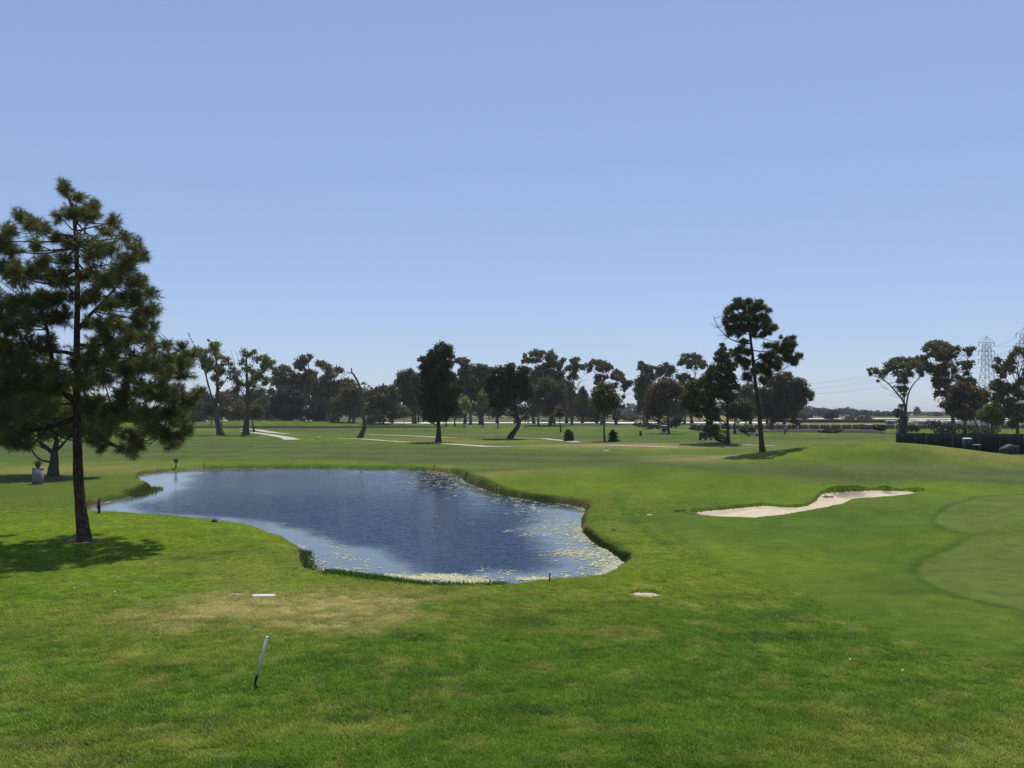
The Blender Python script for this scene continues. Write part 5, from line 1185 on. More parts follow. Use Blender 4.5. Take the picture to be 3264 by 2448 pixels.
M_CARTB = plain('cart_pale_blue', (.26, .34, .46), .35, var=.05)
M_CARTG = plain('cart_grey', (.20, .20, .20), .4, var=.05)
cart('dark blue golf cart partly behind the shaggy pine branches', 2250, 1411, 136, 2.3, M_CARTD, M_CARTD)
cart('white-roofed golf cart in the shade of the brown-leaved tree', 2118, 1386, 182, 2.9, M_CARTW, M_CARTW)
cart('grey golf cart half hidden by the tall umbrella pine trunk', 2400, 1390, 170, 1.4, M_CARTG, M_CARTG, False)
cart('pale blue golf cart with white roof in front of the pillared wall', 2771, 1379, 199, .25, M_CARTB, M_CARTW)

# ------------------------------------------------------------------ golfer
def skin_obj(name, verts, edges, radii, mat, parent, root=0, sub=1):
    me = bpy.data.meshes.new(name); me.from_pydata(verts, edges, []); me.materials.append(mat)
    o = obj(name, me, parent)
    md = o.modifiers.new('skin', 'SKIN'); md.use_smooth_shade = True
    for i, r in enumerate(radii):
        me.skin_vertices[0].data[i].radius = (r, r) if not isinstance(r, tuple) else r
        me.skin_vertices[0].data[i].use_root = (i == root)
    s = o.modifiers.new('sub', 'SUBSURF'); s.levels = sub; s.render_levels = sub
    return o
b = at_d(2502, 1385, 182); b[2] = gz(b[0], b[1])
pe = empty('person', b, .4); tag(pe, 'golfer in blue shirt and dark trousers standing by the mulch bed', 'person')
M_SKIN = plain('skin', (.42, .26, .19), .6); M_SHIRT = plain('blue_shirt', (.12, .26, .62), .8); M_TROUS = plain('dark_trousers', (.03, .03, .04), .8)
bv = [(0, 0, .92), (0, 0, 1.12), (0, .01, 1.40), (0, .0, 1.50), (0, -.02, 1.62), (0, -.02, 1.72), (-.09, 0, .88), (-.10, -.02, .48), (-.11, .02, .08), (-.12, -.12, .03), (.09, 0, .88), (.11, .04, .48), (.13, .10, .08), (.14, -.04, .03),
      (-.19, 0, 1.40), (-.25, -.04, 1.12), (-.20, -.22, .95), (-.17, -.29, .90), (.19, 0, 1.40), (.26, -.02, 1.12), (.22, -.20, .96), (.18, -.28, .91)]
be = [(0, 1), (1, 2), (2, 3), (3, 4), (4, 5), (0, 6), (6, 7), (7, 8), (8, 9), (0, 10), (10, 11), (11, 12), (12, 13), (2, 14), (14, 15), (15, 16), (16, 17), (2, 18), (18, 19), (19, 20), (20, 21)]
br_ = [.13, .13, .13, .05, .085, .07, .085, .058, .04, .04, .085, .058, .04, .04, .055, .042, .033, .035, .055, .042, .033, .035]
skin_obj('body', bv, be, br_, M_SKIN, pe)
skin_obj('shirt', [bv[0], bv[1], bv[2], (0, 0, 1.46), bv[14], (-.225, -.02, 1.24), bv[18], (.235, -.01, 1.24)], [(0, 1), (1, 2), (2, 3), (2, 4), (4, 5), (2, 6), (6, 7)], [.15, .15, .15, .075, .075, .062, .075, .062], M_SHIRT, pe)
skin_obj('trousers', [(0, 0, .95), bv[6], bv[7], bv[8], bv[10], bv[11], bv[12]], [(0, 1), (1, 2), (2, 3), (0, 4), (4, 5), (5, 6)], [.145, .1, .075, .058, .1, .075, .058], M_TROUS, pe)
skin_obj('hair', [(0, .01, 1.70), (0, .03, 1.66)], [(0, 1)], [.085, .085], plain('dark_hair', (.03, .022, .016), .7), pe)

# ------------------------------------------------------------------ pillared wall, mulch bed, maroon wall, cabinet
M_WALLP = plain('brown_block_wall', (.11, .085, .07), .9, var=.25, scale=2)
M_PILL = plain('pale_pillar', (.46, .43, .38), .9, var=.12)
M_MAROON = plain('maroon_wall', (.085, .045, .035), .9, var=.2, scale=.3)
w0 = empty('boundary_wall', (52, 240, gz(52, 240))); tag(w0, 'long low brown wall with pale pillars across the right background', 'wall')
pm = MB().box((0, 0, .55), (2.62, .18, 1.30), bev=.02).build('panel', M_WALLP, w0)
km = MB().box((0, 0, .62), (.42, .42, 1.50), bev=.03).build('pillar', M_PILL, w0)
cm_ = MB().box((0, 0, 1.235), (2.62, .26, .07), bev=.02).build('coping', M_PILL, w0)
for k in range(31):
    x = k * 3.06; y = -.03 * x + 6 * ((x / 90) ** 2)
    for src, dx in ((km, 0), (pm, 1.53), (cm_, 1.53)):
        o = src if k == 0 else src.copy()
        if k: COL.objects.link(o); o.parent = w0
        o.location = (x + dx, y, gz(52 + x, 240 + y) - gz(52, 240))
M_MULCH = plain('bark_mulch', (.055, .042, .034), .95, var=.4, scale=6, bump=.5)
def bank(name, pts, w, h, mat, label=None, cat=None, kind='structure'):
    L = spline(np.array(pts, float), 10); T = np.gradient(L, axis=0); T /= np.linalg.norm(T, axis=1)[:, None]
    N = np.stack([-T[:, 1], T[:, 0]], 1)
    prof = [(-.5, -.15), (-.38, .75), (-.1, 1.0), (.25, .9), (.5, -.15)]
    V = []
    for i, (p, n_) in enumerate(zip(L, N)):
        e_ = min(1, min(i, len(L) - 1 - i) / 3 + .15)
        for u, z in prof:
            q = p + n_ * u * w * (.85 + .3 * vnoise(np.array([i * .7]), np.array([u * 3]), 71)[0])
            V.append((q[0], q[1], gz(*q) + h * z * e_ * (.75 + .5 * vnoise(np.array([i * .9]), np.array([u]), 73)[0])))
    k = len(prof)
    F = [(i * k + j, i * k + j + 1, (i + 1) * k + j + 1, (i + 1) * k + j) for i in range(len(L) - 1) for j in range(k - 1)]
    return tag(obj(name, mesh_np(name, np.array(V), np.array(F), mat, smooth=True)), label, cat, kind=kind)
bank('mulch_bed', [(50, 200), (62, 203), (74, 201), (86, 197)], 5, .8, M_MULCH)
# low bank before the raised tees at left, face shade put into its colour
bank('ditch_edge', [(-112, 258), (-92, 252), (-70, 249), (-48, 250), (-20, 256)], 4, .75, plain('shade_dark_edge', (.028, .034, .014), .95, var=.4))
mw = MB(); [mw.box((k * 12, .3 * sin(k), .5), (11.98, .3, 1.6 + .1 * (k % 3))) for k in range(17)]
o = mw.build('far_wall', M_MAROON); o.location = (118, 372, gz(118, 372)); tag(o, 'long low maroon wall in front of the pale far road', 'wall')
b = at_d(2747, 1377, 204); b[2] = gz(b[0], b[1])
cb = empty('utility_cabinet', b); tag(cb, 'brown utility cabinet standing left of the pale blue golf cart', 'cabinet')
MB().box((0, 0, .85), (1.25, .8, 1.9), bev=.04).build('housing', plain('cabinet_brown', (.10, .075, .06), .8, var=.15), cb)
MB().box((0, 0, 1.83), (1.35, .9, .07), bev=.04).build('top', plain('cabinet_top', (.13, .10, .08), .8), cb)
MB().box((-.02, -.412, .85), (1.05, .02, 1.6), bev=.01).build('door', plain('cabinet_door', (.085, .065, .05), .8), cb)

# white-roofed sheds and vehicles far off
def shed(label, px, D, w, d, h, wallm, roofm, rz=0):
    b = at_d(px, 1340, D); b[2] = gz(b[0], b[1])
    e = empty('shed', b, rz); tag(e, label, 'shed')
    MB().box((0, 0, h / 2 - .2), (w, d, h + .4)).build('wall', wallm, e)
    mb = MB(); mb.add([(-w / 2 - .2, -d / 2 - .3, h), (w / 2 + .2, -d / 2 - .3, h), (w / 2 + .2, d / 2 + .3, h), (-w / 2 - .2, d / 2 + .3, h), (-w / 2 - .2, 0, h + d * .05), (w / 2 + .2, 0, h + d * .05)], [(0, 1, 5, 4), (2, 3, 4, 5), (0, 3, 2, 1)], [(0, 4, 3), (1, 2, 5)])
    mb.build('roof', roofm, e)
    for k in range(max(1, int(w // 5))):
        MB().box((-w / 2 + 2 + k * 5, -d / 2 - .02, h / 2), (1.1, .05, h - .2)).build('door', plain('shed_door', (.2, .2, .2), .7), e)
M_WROOF = plain('white_metal_roof', (.80, .80, .80), .35, var=.04, spec=.5)
shed('long white-roofed shed beyond the wall, between the right-hand trunks', 2945, 330, 11, 9, 1.2, M_PILL, M_WROOF)
shed('white-roofed shed beyond the wall, behind the rust-brown tree', 3060, 322, 15, 9, 1.2, M_PILL, M_WROOF)
shed('white-roofed shed beyond the wall, left of the rightmost eucalyptus', 3165, 318, 14, 9, 1.2, M_PILL, M_WROOF)
shed('small teal kiosk with white roof beyond the pillared wall', 2840, 285, 2.6, 3, 1.7, plain('teal_wall', (.05, .10, .10), .7), M_WROOF)
def car(label, px, D, rz, paint):
    b = at_d(px, 1340, D); b[2] = gz(b[0], b[1])
    e = empty('parked_car', b, rz); tag(e, label, 'car', 'pale vehicles parked beyond the far tees')
    MB().box((0, 0, .55), (4.4, 1.75, .62), taper=.96, bev=.15).build('body', paint, e)
    MB().box((-.2, 0, 1.13), (2.7, 1.6, .55), taper=.78, bev=.12).build('cabin', paint, e)
    for sy in (-1, 1): MB().box((-.2, sy * .742, 1.12), (2.0, .05, .34), taper=.85).build('side_window', M_GLASS, e)
    for sx in (-1.35, 1.35):
        for sy in (-1, 1): MB().tube([(sx, sy * .70, .32), (sx, sy * .90, .32)], .32, 12).build('wheel', M_BLACK, e)
M_CARP = plain('white_car_paint', (.72, .72, .72), .25, var=.03, spec=.5)
for px, D, rz, lab in [(655, 330, .2, 'leftmost white vehicle parked beyond the far tees'), (716, 335, .1, 'white vehicle parked between the two sycamore trunks'), (800, 332, -.2, 'white vehicle parked right behind the fan-crowned sycamore'), (846, 330, 0, 'long white vehicle parked at the start of the raised tee'), (902, 332, .3, 'white vehicle parked under the pale-crowned eucalyptus'), (943, 328, .9, 'white vehicle parked askew beneath the dark oak'), (985, 331, .1, 'white vehicle parked right of the tall slender eucalyptus')]:
    car(lab, px, D, rz, M_CARP)
car('silver vehicle passing on the far scrub, seen through the sky gap trees', 2170, 400, 0, plain('silver_paint', (.5, .52, .55), .3))
car('grey-blue vehicle beyond the channel behind the flat-tiered eucalyptus', 1737, 392, 0, plain('grey_blue_paint', (.30, .36, .42), .3))

# ------------------------------------------------------------------ green fence and yard at right
f0 = at_d(2858, 1400, 104); f0[2] = gz(f0[0], f0[1])
fe = empty('screen_fence', f0); tag(fe, 'dark green slatted screen fence behind the grass mound at right', 'fence')
g = random.Random(8)
M_SLAT = plain('screen_slat', (.008, .018, .018), .9, var=.25, scale=3, spec=.03)
slat = MB().box((0, 0, 1.12), (.354, .03, 2.44)).build('slat', M_SLAT, fe)
slat2 = MB().box((0, 0, 1.10), (.354, .03, 2.42)).build('slat', plain('faded_green_slat', (.011, .025, .024), .9, var=.25, scale=3, spec=.03), fe)
for k in range(62):
    x = .18 + k * .357
    s_ = slat if k == 0 else slat2 if k == 1 else (slat if g.random() < .6 else slat2).copy()
    if k > 1: COL.objects.link(s_); s_.parent = fe
    y = -.30 * x
    s_.location = (x * .955, y, gz(f0[0] + x * .955, f0[1] + y) - f0[2] + g.uniform(-.03, .03)); s_.rotation_euler = (0, g.uniform(-.008, .008), -.30)
pst = None
for k in range(10):
    x = k * 2.35
    o = MB().box((0, 0, 1.15), (.09, .09, 2.6), bev=.01).build('post', M_GREEND, fe) if pst is None else pst.copy()
    if pst is None: pst = o
    else: COL.objects.link(o); o.parent = fe
    o.location = (x * .955, -.30 * x + .10, gz(f0[0] + x * .955, f0[1] - .3 * x) - f0[2])
for k in range(14):
    s_ = slat.copy(); COL.objects.link(s_); s_.parent = fe
    s_.location = (-.02 + (.2 + k * .357) * .52, .2 + k * .357, gz(f0[0], f0[1] + k * .357) - f0[2]); s_.rotation_euler = (0, 0, pi / 2 - .48)
def yard(px, D): 
    b = at_d(px, 1430, D); b[2] = gz(b[0], b[1]); return b
b = yard(3083, 95)
e = empty('portable_toilet', b); tag(e, 'green portable cabin with white lid in front of the fence', 'cabin')
MB().box((0, 0, .85), (.78, .78, 1.74), bev=.05).build('housing', plain('cabin_green', (.012, .040, .036), .8, spec=.1), e)
MB().box((0, 0, 1.77), (.86, .86, .10), taper=.7, bev=.08).build('lid', M_WHITE, e)
MB().box((0, -.40, .85), (.60, .02, 1.5)).build('door', plain('cabin_door', (.010, .034, .030), .8, spec=.1), e)
b = yard(3112, 94.5)
e = empty('work_table', b); tag(e, 'low pale-topped work table beside the green cabin', 'table')
MB().box((0, 0, 1.10), (.8, .5, .05)).build('top', M_COVER, e)
for sx in (-.35, .35):
    for sy in (-.2, .2): MB().box((sx, sy, .52), (.05, .05, 1.1)).build('leg', M_DKWOOD, e)
b = yard(3215, 96)
e = empty('covered_trailer', b, .1); e.scale = (.7, .7, .68); tag(e, 'grey tarpaulin-covered trailer by the fence at right edge', 'trailer')
M_TARP = plain('grey_tarpaulin', (.03, .032, .03), .7, var=.25, scale=2, bump=.4)
mb = MB(); mb.add([(-1.3, -.7, .5), (.4, -.7, .5), (.4, .7, .5), (-1.3, .7, .5), (-1.2, -.6, 1.15), (.35, -.6, 1.85), (.35, .6, 1.85), (-1.2, .6, 1.15)], [(0, 1, 5, 4), (1, 2, 6, 5), (2, 3, 7, 6), (3, 0, 4, 7), (4, 5, 6, 7), (3, 2, 1, 0)])
mb.build('tarpaulin', M_TARP, e)
MB().box((.98, 0, 1.05), (1.0, 1.3, 1.1), taper=.92, bev=.06).build('load', M_TARP, e)
MB().box((0, 0, .40), (2.9, 1.4, .18)).build('bed', M_DKWOOD, e)
for sy in (-.75, .75): MB().tube([(-.2, sy - .08, .3), (-.2, sy + .08, .3)], .30, 12).build('wheel', M_BLACK, e)
rock('boulder', 'pale flat stone in the grass at the foot of the fence', 3183, 1444, (.8, .4, .22), (.42, .38, .30), 9)

# shelter roof at the right edge
b = np.array([48.0 + 2.6, 80.0, 0]); b[2] = gz(b[0], b[1])
sh = empty('shelter', b); tag(sh, 'corner of a thatched shelter roof at the right edge', 'shelter')
M_THATCH = plain('weathered_thatch', (.10, .09, .06), .95, var=.35, scale=8, bump=.6)
mb = MB()
for k in range(4):
    z0 = 5.25 + .34 * k; x0 = -2.65 + .95 * k
    mb.add([(x0, -2, z0), (x0 + 1.05, -2, z0 + .38), (x0 + 1.05, 2, z0 + .38), (x0, 2, z0), (x0, -2, z0 + .16), (x0 + 1.05, -2, z0 + .52), (x0 + 1.05, 2, z0 + .52), (x0, 2, z0 + .16)], [(0, 1, 5, 4), (1, 2, 6, 5), (2, 3, 7, 6), (3, 0, 4, 7), (4, 5, 6, 7), (3, 2, 1, 0)])
mb.build('roof', M_THATCH, sh)
for sy in (-1.7, 1.7):
    MB().box((0, sy, 3.2), (.2, .2, 6.6)).build('post', M_DKWOOD, sh)
    MB().tube([(-.05, sy, 3.2), (-2.2, sy, 5.25)], .07, 6).build('brace', plain('brace_timber', (.20, .17, .13), .85), sh)

# ------------------------------------------------------------------ pylons and wires
M_PYL = plain('galvanised_steel', (.22, .23, .26), .6, .3, var=.08)
def pylon(label, px, D, H=40.0, group=None):
    b = at_d(px, 1345, D); b[2] = gz(b[0], b[1])
    e = empty('pylon', b, .12); tag(e, label, 'pylon', 'power pylons')
    hw = lambda z: 5.2 + (1.75 - 5.2) * min(z / 26.0, 1) ** .9 if z < 26 else 1.75 + (1.35 - 1.75) * (z - 26) / 10
    lev = [0, 6, 11.5, 16.5, 20.5, 24, 27, 30, 33, 36]
    for sx in (-1, 1):
        for sy in (-1, 1):
            MB().tube([(sx * hw(z), sy * hw(z) * .8, z) for z in lev], .13, 4).build('leg', M_PYL, e)
    br = MB()
    for z0, z1 in zip(lev[:-1], lev[1:]):
        for s in (-1, 1):
            for f in (-1, 1):
                br.tube([(f * hw(z0), s * hw(z0) * .8, z0), (-f * hw(z1), s * hw(z1) * .8, z1)], .075, 3)
                br.tube([(s * hw(z0), f * hw(z0) * .8, z0), (s * hw(z1), -f * hw(z1) * .8, z1)], .075, 3)
            br.tube([(-hw(z1), s * hw(z1) * .8, z1), (hw(z1), s * hw(z1) * .8, z1)], .07, 3)
    br.build('bracing', M_PYL, e)
    pk = MB(); [pk.tube([(sx * 1.35, sy * 1.1, 36), (0, 0, H)], .09, 4) for sx in (-1, 1) for sy in (-1, 1)]; pk.build('peak', M_PYL, e)
    ends = []
    for z in (28.6, 32.6, 36.6):
        for s in (-1, 1):
            a = MB(); a.tube([(0, 0, z), (s * 4.0, 0, z)], .12, 4); a.tube([(s * .6, 0, z + 2.4), (s * 4.0, 0, z)], .08, 4); ar = a.build('cross_arm', M_PYL, e)
            MB().tube([(s * 3.95, 0, z), (s * 3.95, 0, z - 1.6)], .13, 5).build('insulator', plain('insulator_brown', (.12, .08, .06), .3), ar)
            ends.append(b + np.array([s * 3.95 * cos(.12), s * 3.95 * sin(.12), z - 1.6]))
    return b, ends
P1 = pylon('lattice power pylon between the two right-hand eucalyptus groups', 3149, 397)
P2 = pylon('lattice power pylon cut off by the right edge', 3272, 352)
P3 = pylon('distant power pylon hidden behind the tall umbrella pine', 2395, 860)
M_WIRE = plain('wire', (.12, .12, .13), .5, .5)
nm = ['lower left', 'lower right', 'middle left', 'middle right', 'upper left', 'upper right']
for A, B, where, sag in ((P1, P3, 'running left from the pylon', 9.0), (P1, P2, 'between the two pylons at right', 1.6)):
    for k in range(6):
        a, c = A[1][k], B[1][k]
        t = np.linspace(0, 1, 24)[:, None]
        L = a * (1 - t) + c * t; L[:, 2] -= (4 * sag * t * (1 - t))[:, 0]
        o = MB().tube(L - a, .045, 4).build('power_line', M_WIRE); o.location = a
        tag(o, f'{nm[k]} power line {where}', 'power line', 'power lines')

# ------------------------------------------------------------------ pond margins: sedge, reeds and floating mats
def blades(name, pts, h, w, col, seed, lean=.5, jitter=.3):
    g = np.random.default_rng(seed); P = np.asarray(pts, float); n = len(P)
    a = g.random(n) * 2 * pi; H = h * (.5 + .8 * g.random(n)) if np.ndim(h) == 0 else h * (.5 + .8 * g.random(n))
    d = np.stack([np.cos(a), np.sin(a)], 1) * (lean * g.random(n))[:, None]
    s = np.stack([-np.sin(a), np.cos(a), np.zeros(n)], 1) * w
    m_ = P + np.stack([d[:, 0] * H * .35, d[:, 1] * H * .35, H * .6], 1)
    t_ = P + np.stack([d[:, 0] * H, d[:, 1] * H, H], 1)
    V = np.stack([P - s, P + s, m_ + s * .8, m_ - s * .8, t_], 1).reshape(-1, 3)
    k = np.arange(n)[:, None] * 5
    F3 = np.concatenate([k + [0, 1, 2], k + [0, 2, 3], k + [3, 2, 4]], 1).reshape(-1, 3)
    c = np.asarray(col) * (.6 + .8 * g.random(n))[:, None]
    return mesh_np(name, V, F3, M_BLADE, fcols=np.repeat(c, 3, 0))

def along(poly, n, lo, hi, seed):
    """random points at signed offset lo..hi outside the closed outline"""
    g = np.random.default_rng(seed); P = np.asarray(poly); Q = np.roll(P, -1, 0)
    L = np.linalg.norm(Q - P, axis=1); i = g.choice(len(P), n, p=L / L.sum()); t = g.random(n)[:, None]
    T = (Q - P)[i] / L[i][:, None]; N = np.stack([T[:, 1], -T[:, 0]], 1)
    B = P[i] * (1 - t) + Q[i] * t
    area = .5 * np.sum(P[:, 0] * Q[:, 1] - Q[:, 0] * P[:, 1])
    if area < 0: N = -N
    return B + N * g.uniform(lo, hi, n)[:, None]

E = along(POND, 15000, -.08, .22, 1)
keep = fbm(E[:, 0] / 1.6, E[:, 1] / 1.6, 81, 3) > .50
E = E[keep]; z = hgt(E[:, 0], E[:, 1])
hh = .02 + .11 * fbm(E[:, 0] / 2, E[:, 1] / 2, 83, 2)
dk = fbm(E[:, 0] / 1.5, E[:, 1] / 1.5, 85, 2)[:, None]
tag(obj('bank_sedge', blades('bank_sedge', np.column_stack([E, z - .02]), hh, .012, np.array([.085, .120, .020]) * (.45 + dk) + np.array([.03, .02, .004]) * (dk > .55), 2)), 'rough sedge and grass fringing the whole pond bank', 'sedge', kind='stuff')

def reed_bed(label, L, n, w, h, seed, col):
    P = np.array([at_z(x, y, -.22)[:2] for x, y in L])
    g = np.random.default_rng(seed); i = g.integers(0, len(P) - 1, n); t = g.random(n)[:, None]
    B = P[i] * (1 - t) + P[i + 1] * t + g.normal(size=(n, 2)) * np.array([w, w])
    z = np.maximum(hgt(B[:, 0], B[:, 1]), WATER_Z) - .03
    tag(obj('reed_bed', blades('reed_bed', np.column_stack([B, z]), h, .011, np.array(col)[None] * np.ones((n, 1)), seed, .6)), label, 'reeds', kind='stuff')
reed_bed('lush green reeds along the near pond shore', [(1050,1842),(1120,1852),(1200,1862),(1281,1872),(1363,1880),(1450,1882),(1554,1880),(1610,1876)], 9000, .20, .16, 5, (.070, .150, .016))
reed_bed('dark tussocks on the right pond bank', [(1862,1690),(1885,1715),(1915,1735),(1945,1748),(1968,1765),(1990,1780),(2002,1788)], 2000, .05, .12, 6, (.034, .060, .012))
reed_bed('yellowing reeds at the small point on the left shore', [(425,1580),(450,1572),(475,1562),(490,1553)], 2500, .3, .2, 7, (.090, .105, .022))
reed_bed('mixed reeds in the near left corner of the pond', [(975,1750),(978,1775),(985,1800),(1000,1820),(1030,1832)], 3000, .12, .10, 8, (.060, .085, .016))
reed_bed('short reeds along the far right bank', [(1530,1548),(1600,1572),(1680,1590),(1780,1600),(1850,1612)], 1500, .10, .08, 9, (.045, .070, .014))
# grass hanging over the bunker lip
E = along(BUNKER, 16000, -.03, .13, 11); f = bunker_far(E[:, 0], E[:, 1])
E = E[rng.random(len(E)) < .12 + .8 * f * sstep(.35, .65, fbm(E[:, 0] / 2.2, E[:, 1] / 2.2, 77, 2))]; f = bunker_far(E[:, 0], E[:, 1])
tag(obj('lip_grass', blades('lip_grass', np.column_stack([E, hgt(E[:, 0], E[:, 1]) - .02]), (.02 + .04 * f), .010, np.array([.075, .115, .016]), 12)), 'long grass hanging over the bunker lip', 'grass', kind='stuff')

# floating algae mats
M_ALGAE = leaf_mat('algae', .0, .0)
def algae():
    g = np.random.default_rng(21); C = []; R = []
    def put(px, py, n, sx, sy, r):
        c = at_z(px, py, WATER_Z)[:2]
        for _ in range(n):
            C.append(c + g.normal(size=2) * [sx, sy]); R.append(r * (.4 + 1.1 * g.random()))
    k7 = lambda x, y: (1200 + x / 2.458, 1440 + y / 2.458)
    k6 = lambda x, y: (300 + x / 2.458, 1440 + y / 2.458)
    # thick scum on the near shore
    for i in range(62):
        t = i / 61; x = 1230 + t * 320; y = 1838 + 5 * sin(t * 9) + 12 * t
        put(x, y + g.normal() * 3, 26, .16, .22, .055)
    for i in range(30): put(1010 + i * 7, 1815 + i * 1.2, 10, .12, .16, .05)
    for i in range(26): put(979 + g.normal() * 6, 1775 + i * 2, 12, .10, .12, .045)
    for i in range(20): put(1664 + i * 4, 1847 - i * .2, 14, .05, .07, .045)
    # right-hand shore and open mats
    for (x, y, n, s) in [(1330,600,70,.5),(1450,540,60,.55),(1500,610,90,.7),(1520,580,80,.6),(1440,650,50,.5),(1270,535,26,.35),(1290,470,30,.6),(1510,790,60,.35),(1600,810,80,.5),(1640,790,60,.4),(1580,770,30,.4),(1390,805,26,.3),(1270,650,20,.3),(1200,637,14,.25),(1080,622,14,.25),(1520,720,14,.3),(1800,830,120,.55),(1850,800,120,.5),(1760,860,70,.4),(1880,880,90,.4),(1480,985,24,.25),(1245,980,14,.2),(1820,900,90,.4),(1760,970,60,.25),(1680,760,50,.5),(1620,690,60,.35),(1620,660,60,.3),(1600,570,40,.3),(800,980,14,.3),(1010,945,10,.2),(820,925,8,.2),(1650,930,20,.4),(1390,510,14,.3),(1340,425,30,.6),(1480,480,26,.5),(1560,660,30,.4)]:
        put(*k7(x, y), n, s, s * 1.2, .055)
    for i in range(60):
        t = i / 59; q = k7(1600 + 250 * t + 60 * sin(3 * t), 600 + 200 * t); put(q[0] + 6, q[1], 14, .12, .2, .05)
    for i in range(40):
        t = i / 39; q = k7(1730 + 230 * t, 985 - 120 * t); put(*q, 12, .10, .12, .045)
    # mats under the far bank
    for (x, y, n, s) in [(430,170,40,1.0),(500,180,60,1.2),(560,200,70,1.3),(470,210,60,1.3),(540,240,60,1.3),(600,250,40,1.0),(430,230,50,1.2),(350,262,20,.8),(560,290,40,1.0),(650,335,14,.6),(640,180,20,.6),(1020,385,26,.6),(900,365,20,.5),(1190,378,26,.6),(1200,440,20,.5),(1130,440,14,.5),(280,145,30,1.5),(100,133,40,2.0),(700,280,14,.6)]:
        put(*k7(x, y), int(n * 1.0), s * 1.1, s * 2.4, .075)
    for (x, y, n, s) in [(1890,742,16,.25),(1970,822,26,.3),(1935,915,22,.25),(2020,945,60,.25),(1810,883,10,.2),(2050,850,14,.25),(1890,765,8,.2),(1020,537,10,.3),(1370,575,8,.3),(1760,688,8,.3),(740,298,6,.3),(1900,810,14,.4),(2150,900,14,.4)]:
        put(*k6(x, y), n, s, s * 1.2, .05)
    E = along(POND, 1800, -.35, .05, 23)
    kk = (fbm(E[:, 0] / 2, E[:, 1] / 2, 91, 3) > .52)
    for c in E[kk]: C.append(c); R.append(.04 + .05 * g.random())
    C = np.array(C); R = np.array(R)
    C = np.concatenate([C, C + g.normal(size=C.shape) * .12]); R = np.concatenate([R, R]) * .68
    ok = pond_d(C[:, 0], C[:, 1]) < .12; C = C[ok]; R = R[ok]; n = len(C)
    m = 6; an = np.arange(m) / m * 2 * pi
    rr = R[:, None] * (.55 + .9 * g.random((n, m)))
    ph = g.random(n)[:, None] * 6.28
    V = np.stack([C[:, 0, None] + rr * np.cos(an + ph) * 1.25, C[:, 1, None] + rr * np.sin(an + ph), np.broadcast_to(WATER_Z + .006 + .010 * g.random(n)[:, None], (n, m))], -1).reshape(-1, 3)
    k = np.arange(n)[:, None] * m
    F = np.concatenate([k + [0, i, i + 1] for i in range(1, m - 1)], 1).reshape(-1, 3)
    col = np.where(g.random(n)[:, None] < .55, [.48, .46, .34], [.34, .35, .19]) * (.65 + .5 * g.random(n))[:, None]
    return mesh_np('algae_mat', V, F, M_ALGAE, fcols=np.repeat(col, m - 2, 0))
tag(obj('algae_mat', algae()), 'pale yellowish algae mats floating along the pond edges', 'algae', kind='stuff')

# ------------------------------------------------------------------ lawn grass: short blades over the near turf
def tuft_mesh():
    g = np.random.default_rng(31); n = 22
    a = g.random(n) * 2 * pi; r = .075 * np.sqrt(g.random(n))
    P = np.stack([r * np.cos(a), r * np.sin(a), np.zeros(n) - .005], 1)
    me = blades('grass_tuft', P, .040, .0044, np.ones(3) * .1, 32, 1.8)
    me.materials.clear(); me.materials.append(M_BLADE_I)
    return me
def lawn():
    g = np.random.default_rng(33)
    out = []
    for y0, y1, dn in ((10.5, 15, 230), (15, 20, 170), (20, 27, 110), (27, 36, 60), (36, 48, 26)):
        n = int(dn * .62 * 1.08 * (y1 * y1 - y0 * y0))
        Y = np.sqrt(g.random(n) * (y1 * y1 - y0 * y0) + y0 * y0); X = (g.random(n) * 2 - 1) * .66 * Y
        out.append(np.stack([X, Y], 1))
    P = np.concatenate(out); x, y = P.T
    d = pond_d(x, y); e = sdf(BUNKER, x, y); gr = sdf(GREEN, x, y); ct = sdf(CUT, x, y)
    pit = np.hypot(x - PIT[0], y - PIT[1])
    ok = (d > .35) & (e > .15) & (gr > .1) & (pit > PIT_R + .03) & ~((np.hypot(x - PINE_BASE[0], y - PINE_BASE[1]) < .75))
    P = P[ok]; x, y = P.T; ct = ct[ok]
    c = turf(x, y)
    s = (.65 + .6 * g.random(len(x))) * (.26 + .74 * sstep(-.6, 1.0, ct + 1.2 * (fbm(x / 1.3, y / 1.3, 5, 3) - .5))) * (.75 + .6 * fbm(x / .8, y / .8, 95, 3))
    me = bpy.data.meshes.new('lawn_grass'); me.vertices.add(len(x))
    me.vertices.foreach_set('co', np.column_stack([x, y, hgt(x, y)]).astype(np.float32).ravel())
    k = me.attributes.new('tint', 'FLOAT_COLOR', 'POINT'); cc = np.ones((len(x), 4), np.float32); cc[:, :3] = np.where(g.random(len(x))[:, None] < .04, c * .5 + np.array([.07, .06, .02]), c) * GRASS_GAIN * (.65 + .68 * g.random(len(x)))[:, None]; k.data.foreach_set('color', cc.ravel())
    k = me.attributes.new('size', 'FLOAT', 'POINT'); k.data.foreach_set('value', s.astype(np.float32))
    k = me.attributes.new('turn', 'FLOAT', 'POINT'); k.data.foreach_set('value', (g.random(len(x)) * 6.28).astype(np.float32))
    return me
GRASS_GAIN = 3.2
tp = at(1500, 2250)
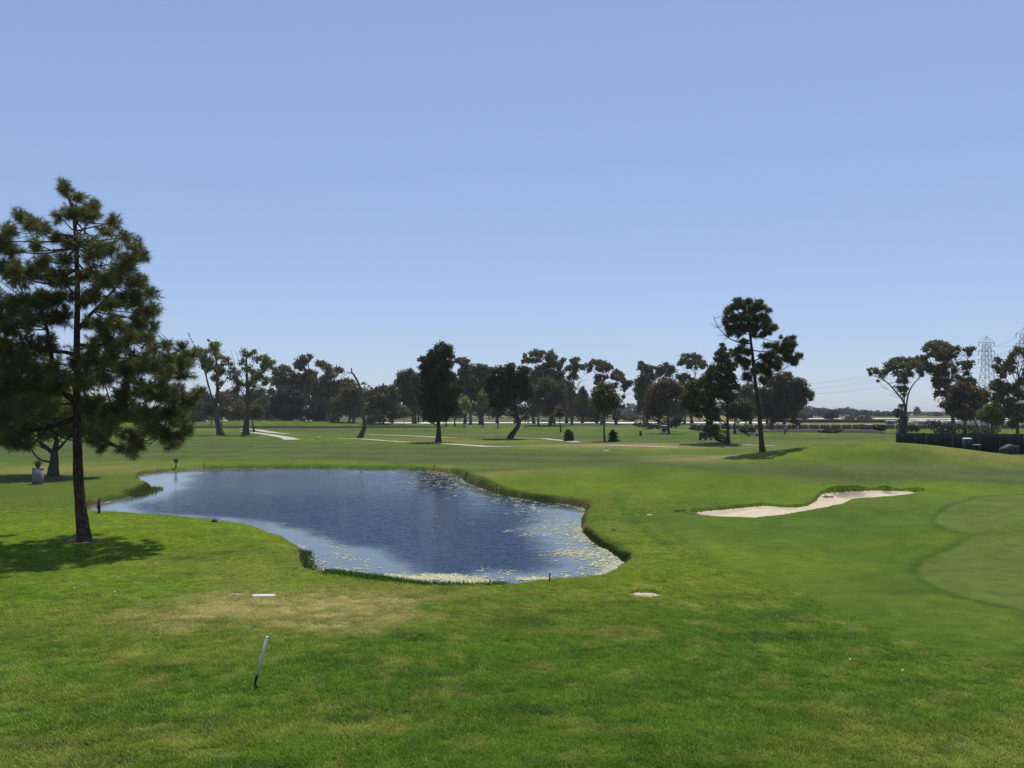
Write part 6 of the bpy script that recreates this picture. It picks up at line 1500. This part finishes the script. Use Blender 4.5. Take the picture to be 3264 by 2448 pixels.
tuft = obj('grass_tuft', tuft_mesh(), None, (tp[0], tp[1], tp[2]))
tuft['tint'] = (.09, .15, .02, 1.0)
tag(tuft, kind='stuff', label='one short tuft of the near lawn', cat='grass')
lw = obj('lawn_grass', lawn())
tag(lw, 'short green blades of the near lawn', 'grass', kind='stuff')
ng = bpy.data.node_groups.new('scatter_grass', 'GeometryNodeTree')
ng.interface.new_socket('Geometry', in_out='INPUT', socket_type='NodeSocketGeometry')
ng.interface.new_socket('Geometry', in_out='OUTPUT', socket_type='NodeSocketGeometry')
gi = ng.nodes.new('NodeGroupInput'); go = ng.nodes.new('NodeGroupOutput')
oi = ng.nodes.new('GeometryNodeObjectInfo'); oi.inputs['Object'].default_value = tuft; oi.transform_space = 'ORIGINAL'
ip = ng.nodes.new('GeometryNodeInstanceOnPoints')
a1 = ng.nodes.new('GeometryNodeInputNamedAttribute'); a1.data_type = 'FLOAT'; a1.inputs[0].default_value = 'size'
a2 = ng.nodes.new('GeometryNodeInputNamedAttribute'); a2.data_type = 'FLOAT'; a2.inputs[0].default_value = 'turn'
cx = ng.nodes.new('ShaderNodeCombineXYZ')
ng.links.new(gi.outputs[0], ip.inputs['Points']); ng.links.new(oi.outputs['Geometry'], ip.inputs['Instance'])
ng.links.new(a2.outputs['Attribute'], cx.inputs[2]); ng.links.new(cx.outputs[0], ip.inputs['Rotation']); ng.links.new(a1.outputs['Attribute'], ip.inputs['Scale'])
ng.links.new(ip.outputs[0], go.inputs[0])
md = lw.modifiers.new('scatter', 'NODES'); md.node_group = ng

# ------------------------------------------------------------------ the thin coastal haze
M_HAZE, n, out = new_mat('haze')
pv = n.nodes.new('ShaderNodeVolumePrincipled')
pv.inputs['Color'].default_value = (.94, .95, .98, 1)
pv.inputs['Density'].default_value = .00012
pv.inputs['Anisotropy'].default_value = .0
n.links.new(pv.outputs[0], out.inputs['Volume'])
hb = MB().box((0, 0, 22.0), (26000, 26000, 50)).build('haze', M_HAZE)
tag(hb, 'thin pale haze over the whole course', 'haze', kind='stuff')
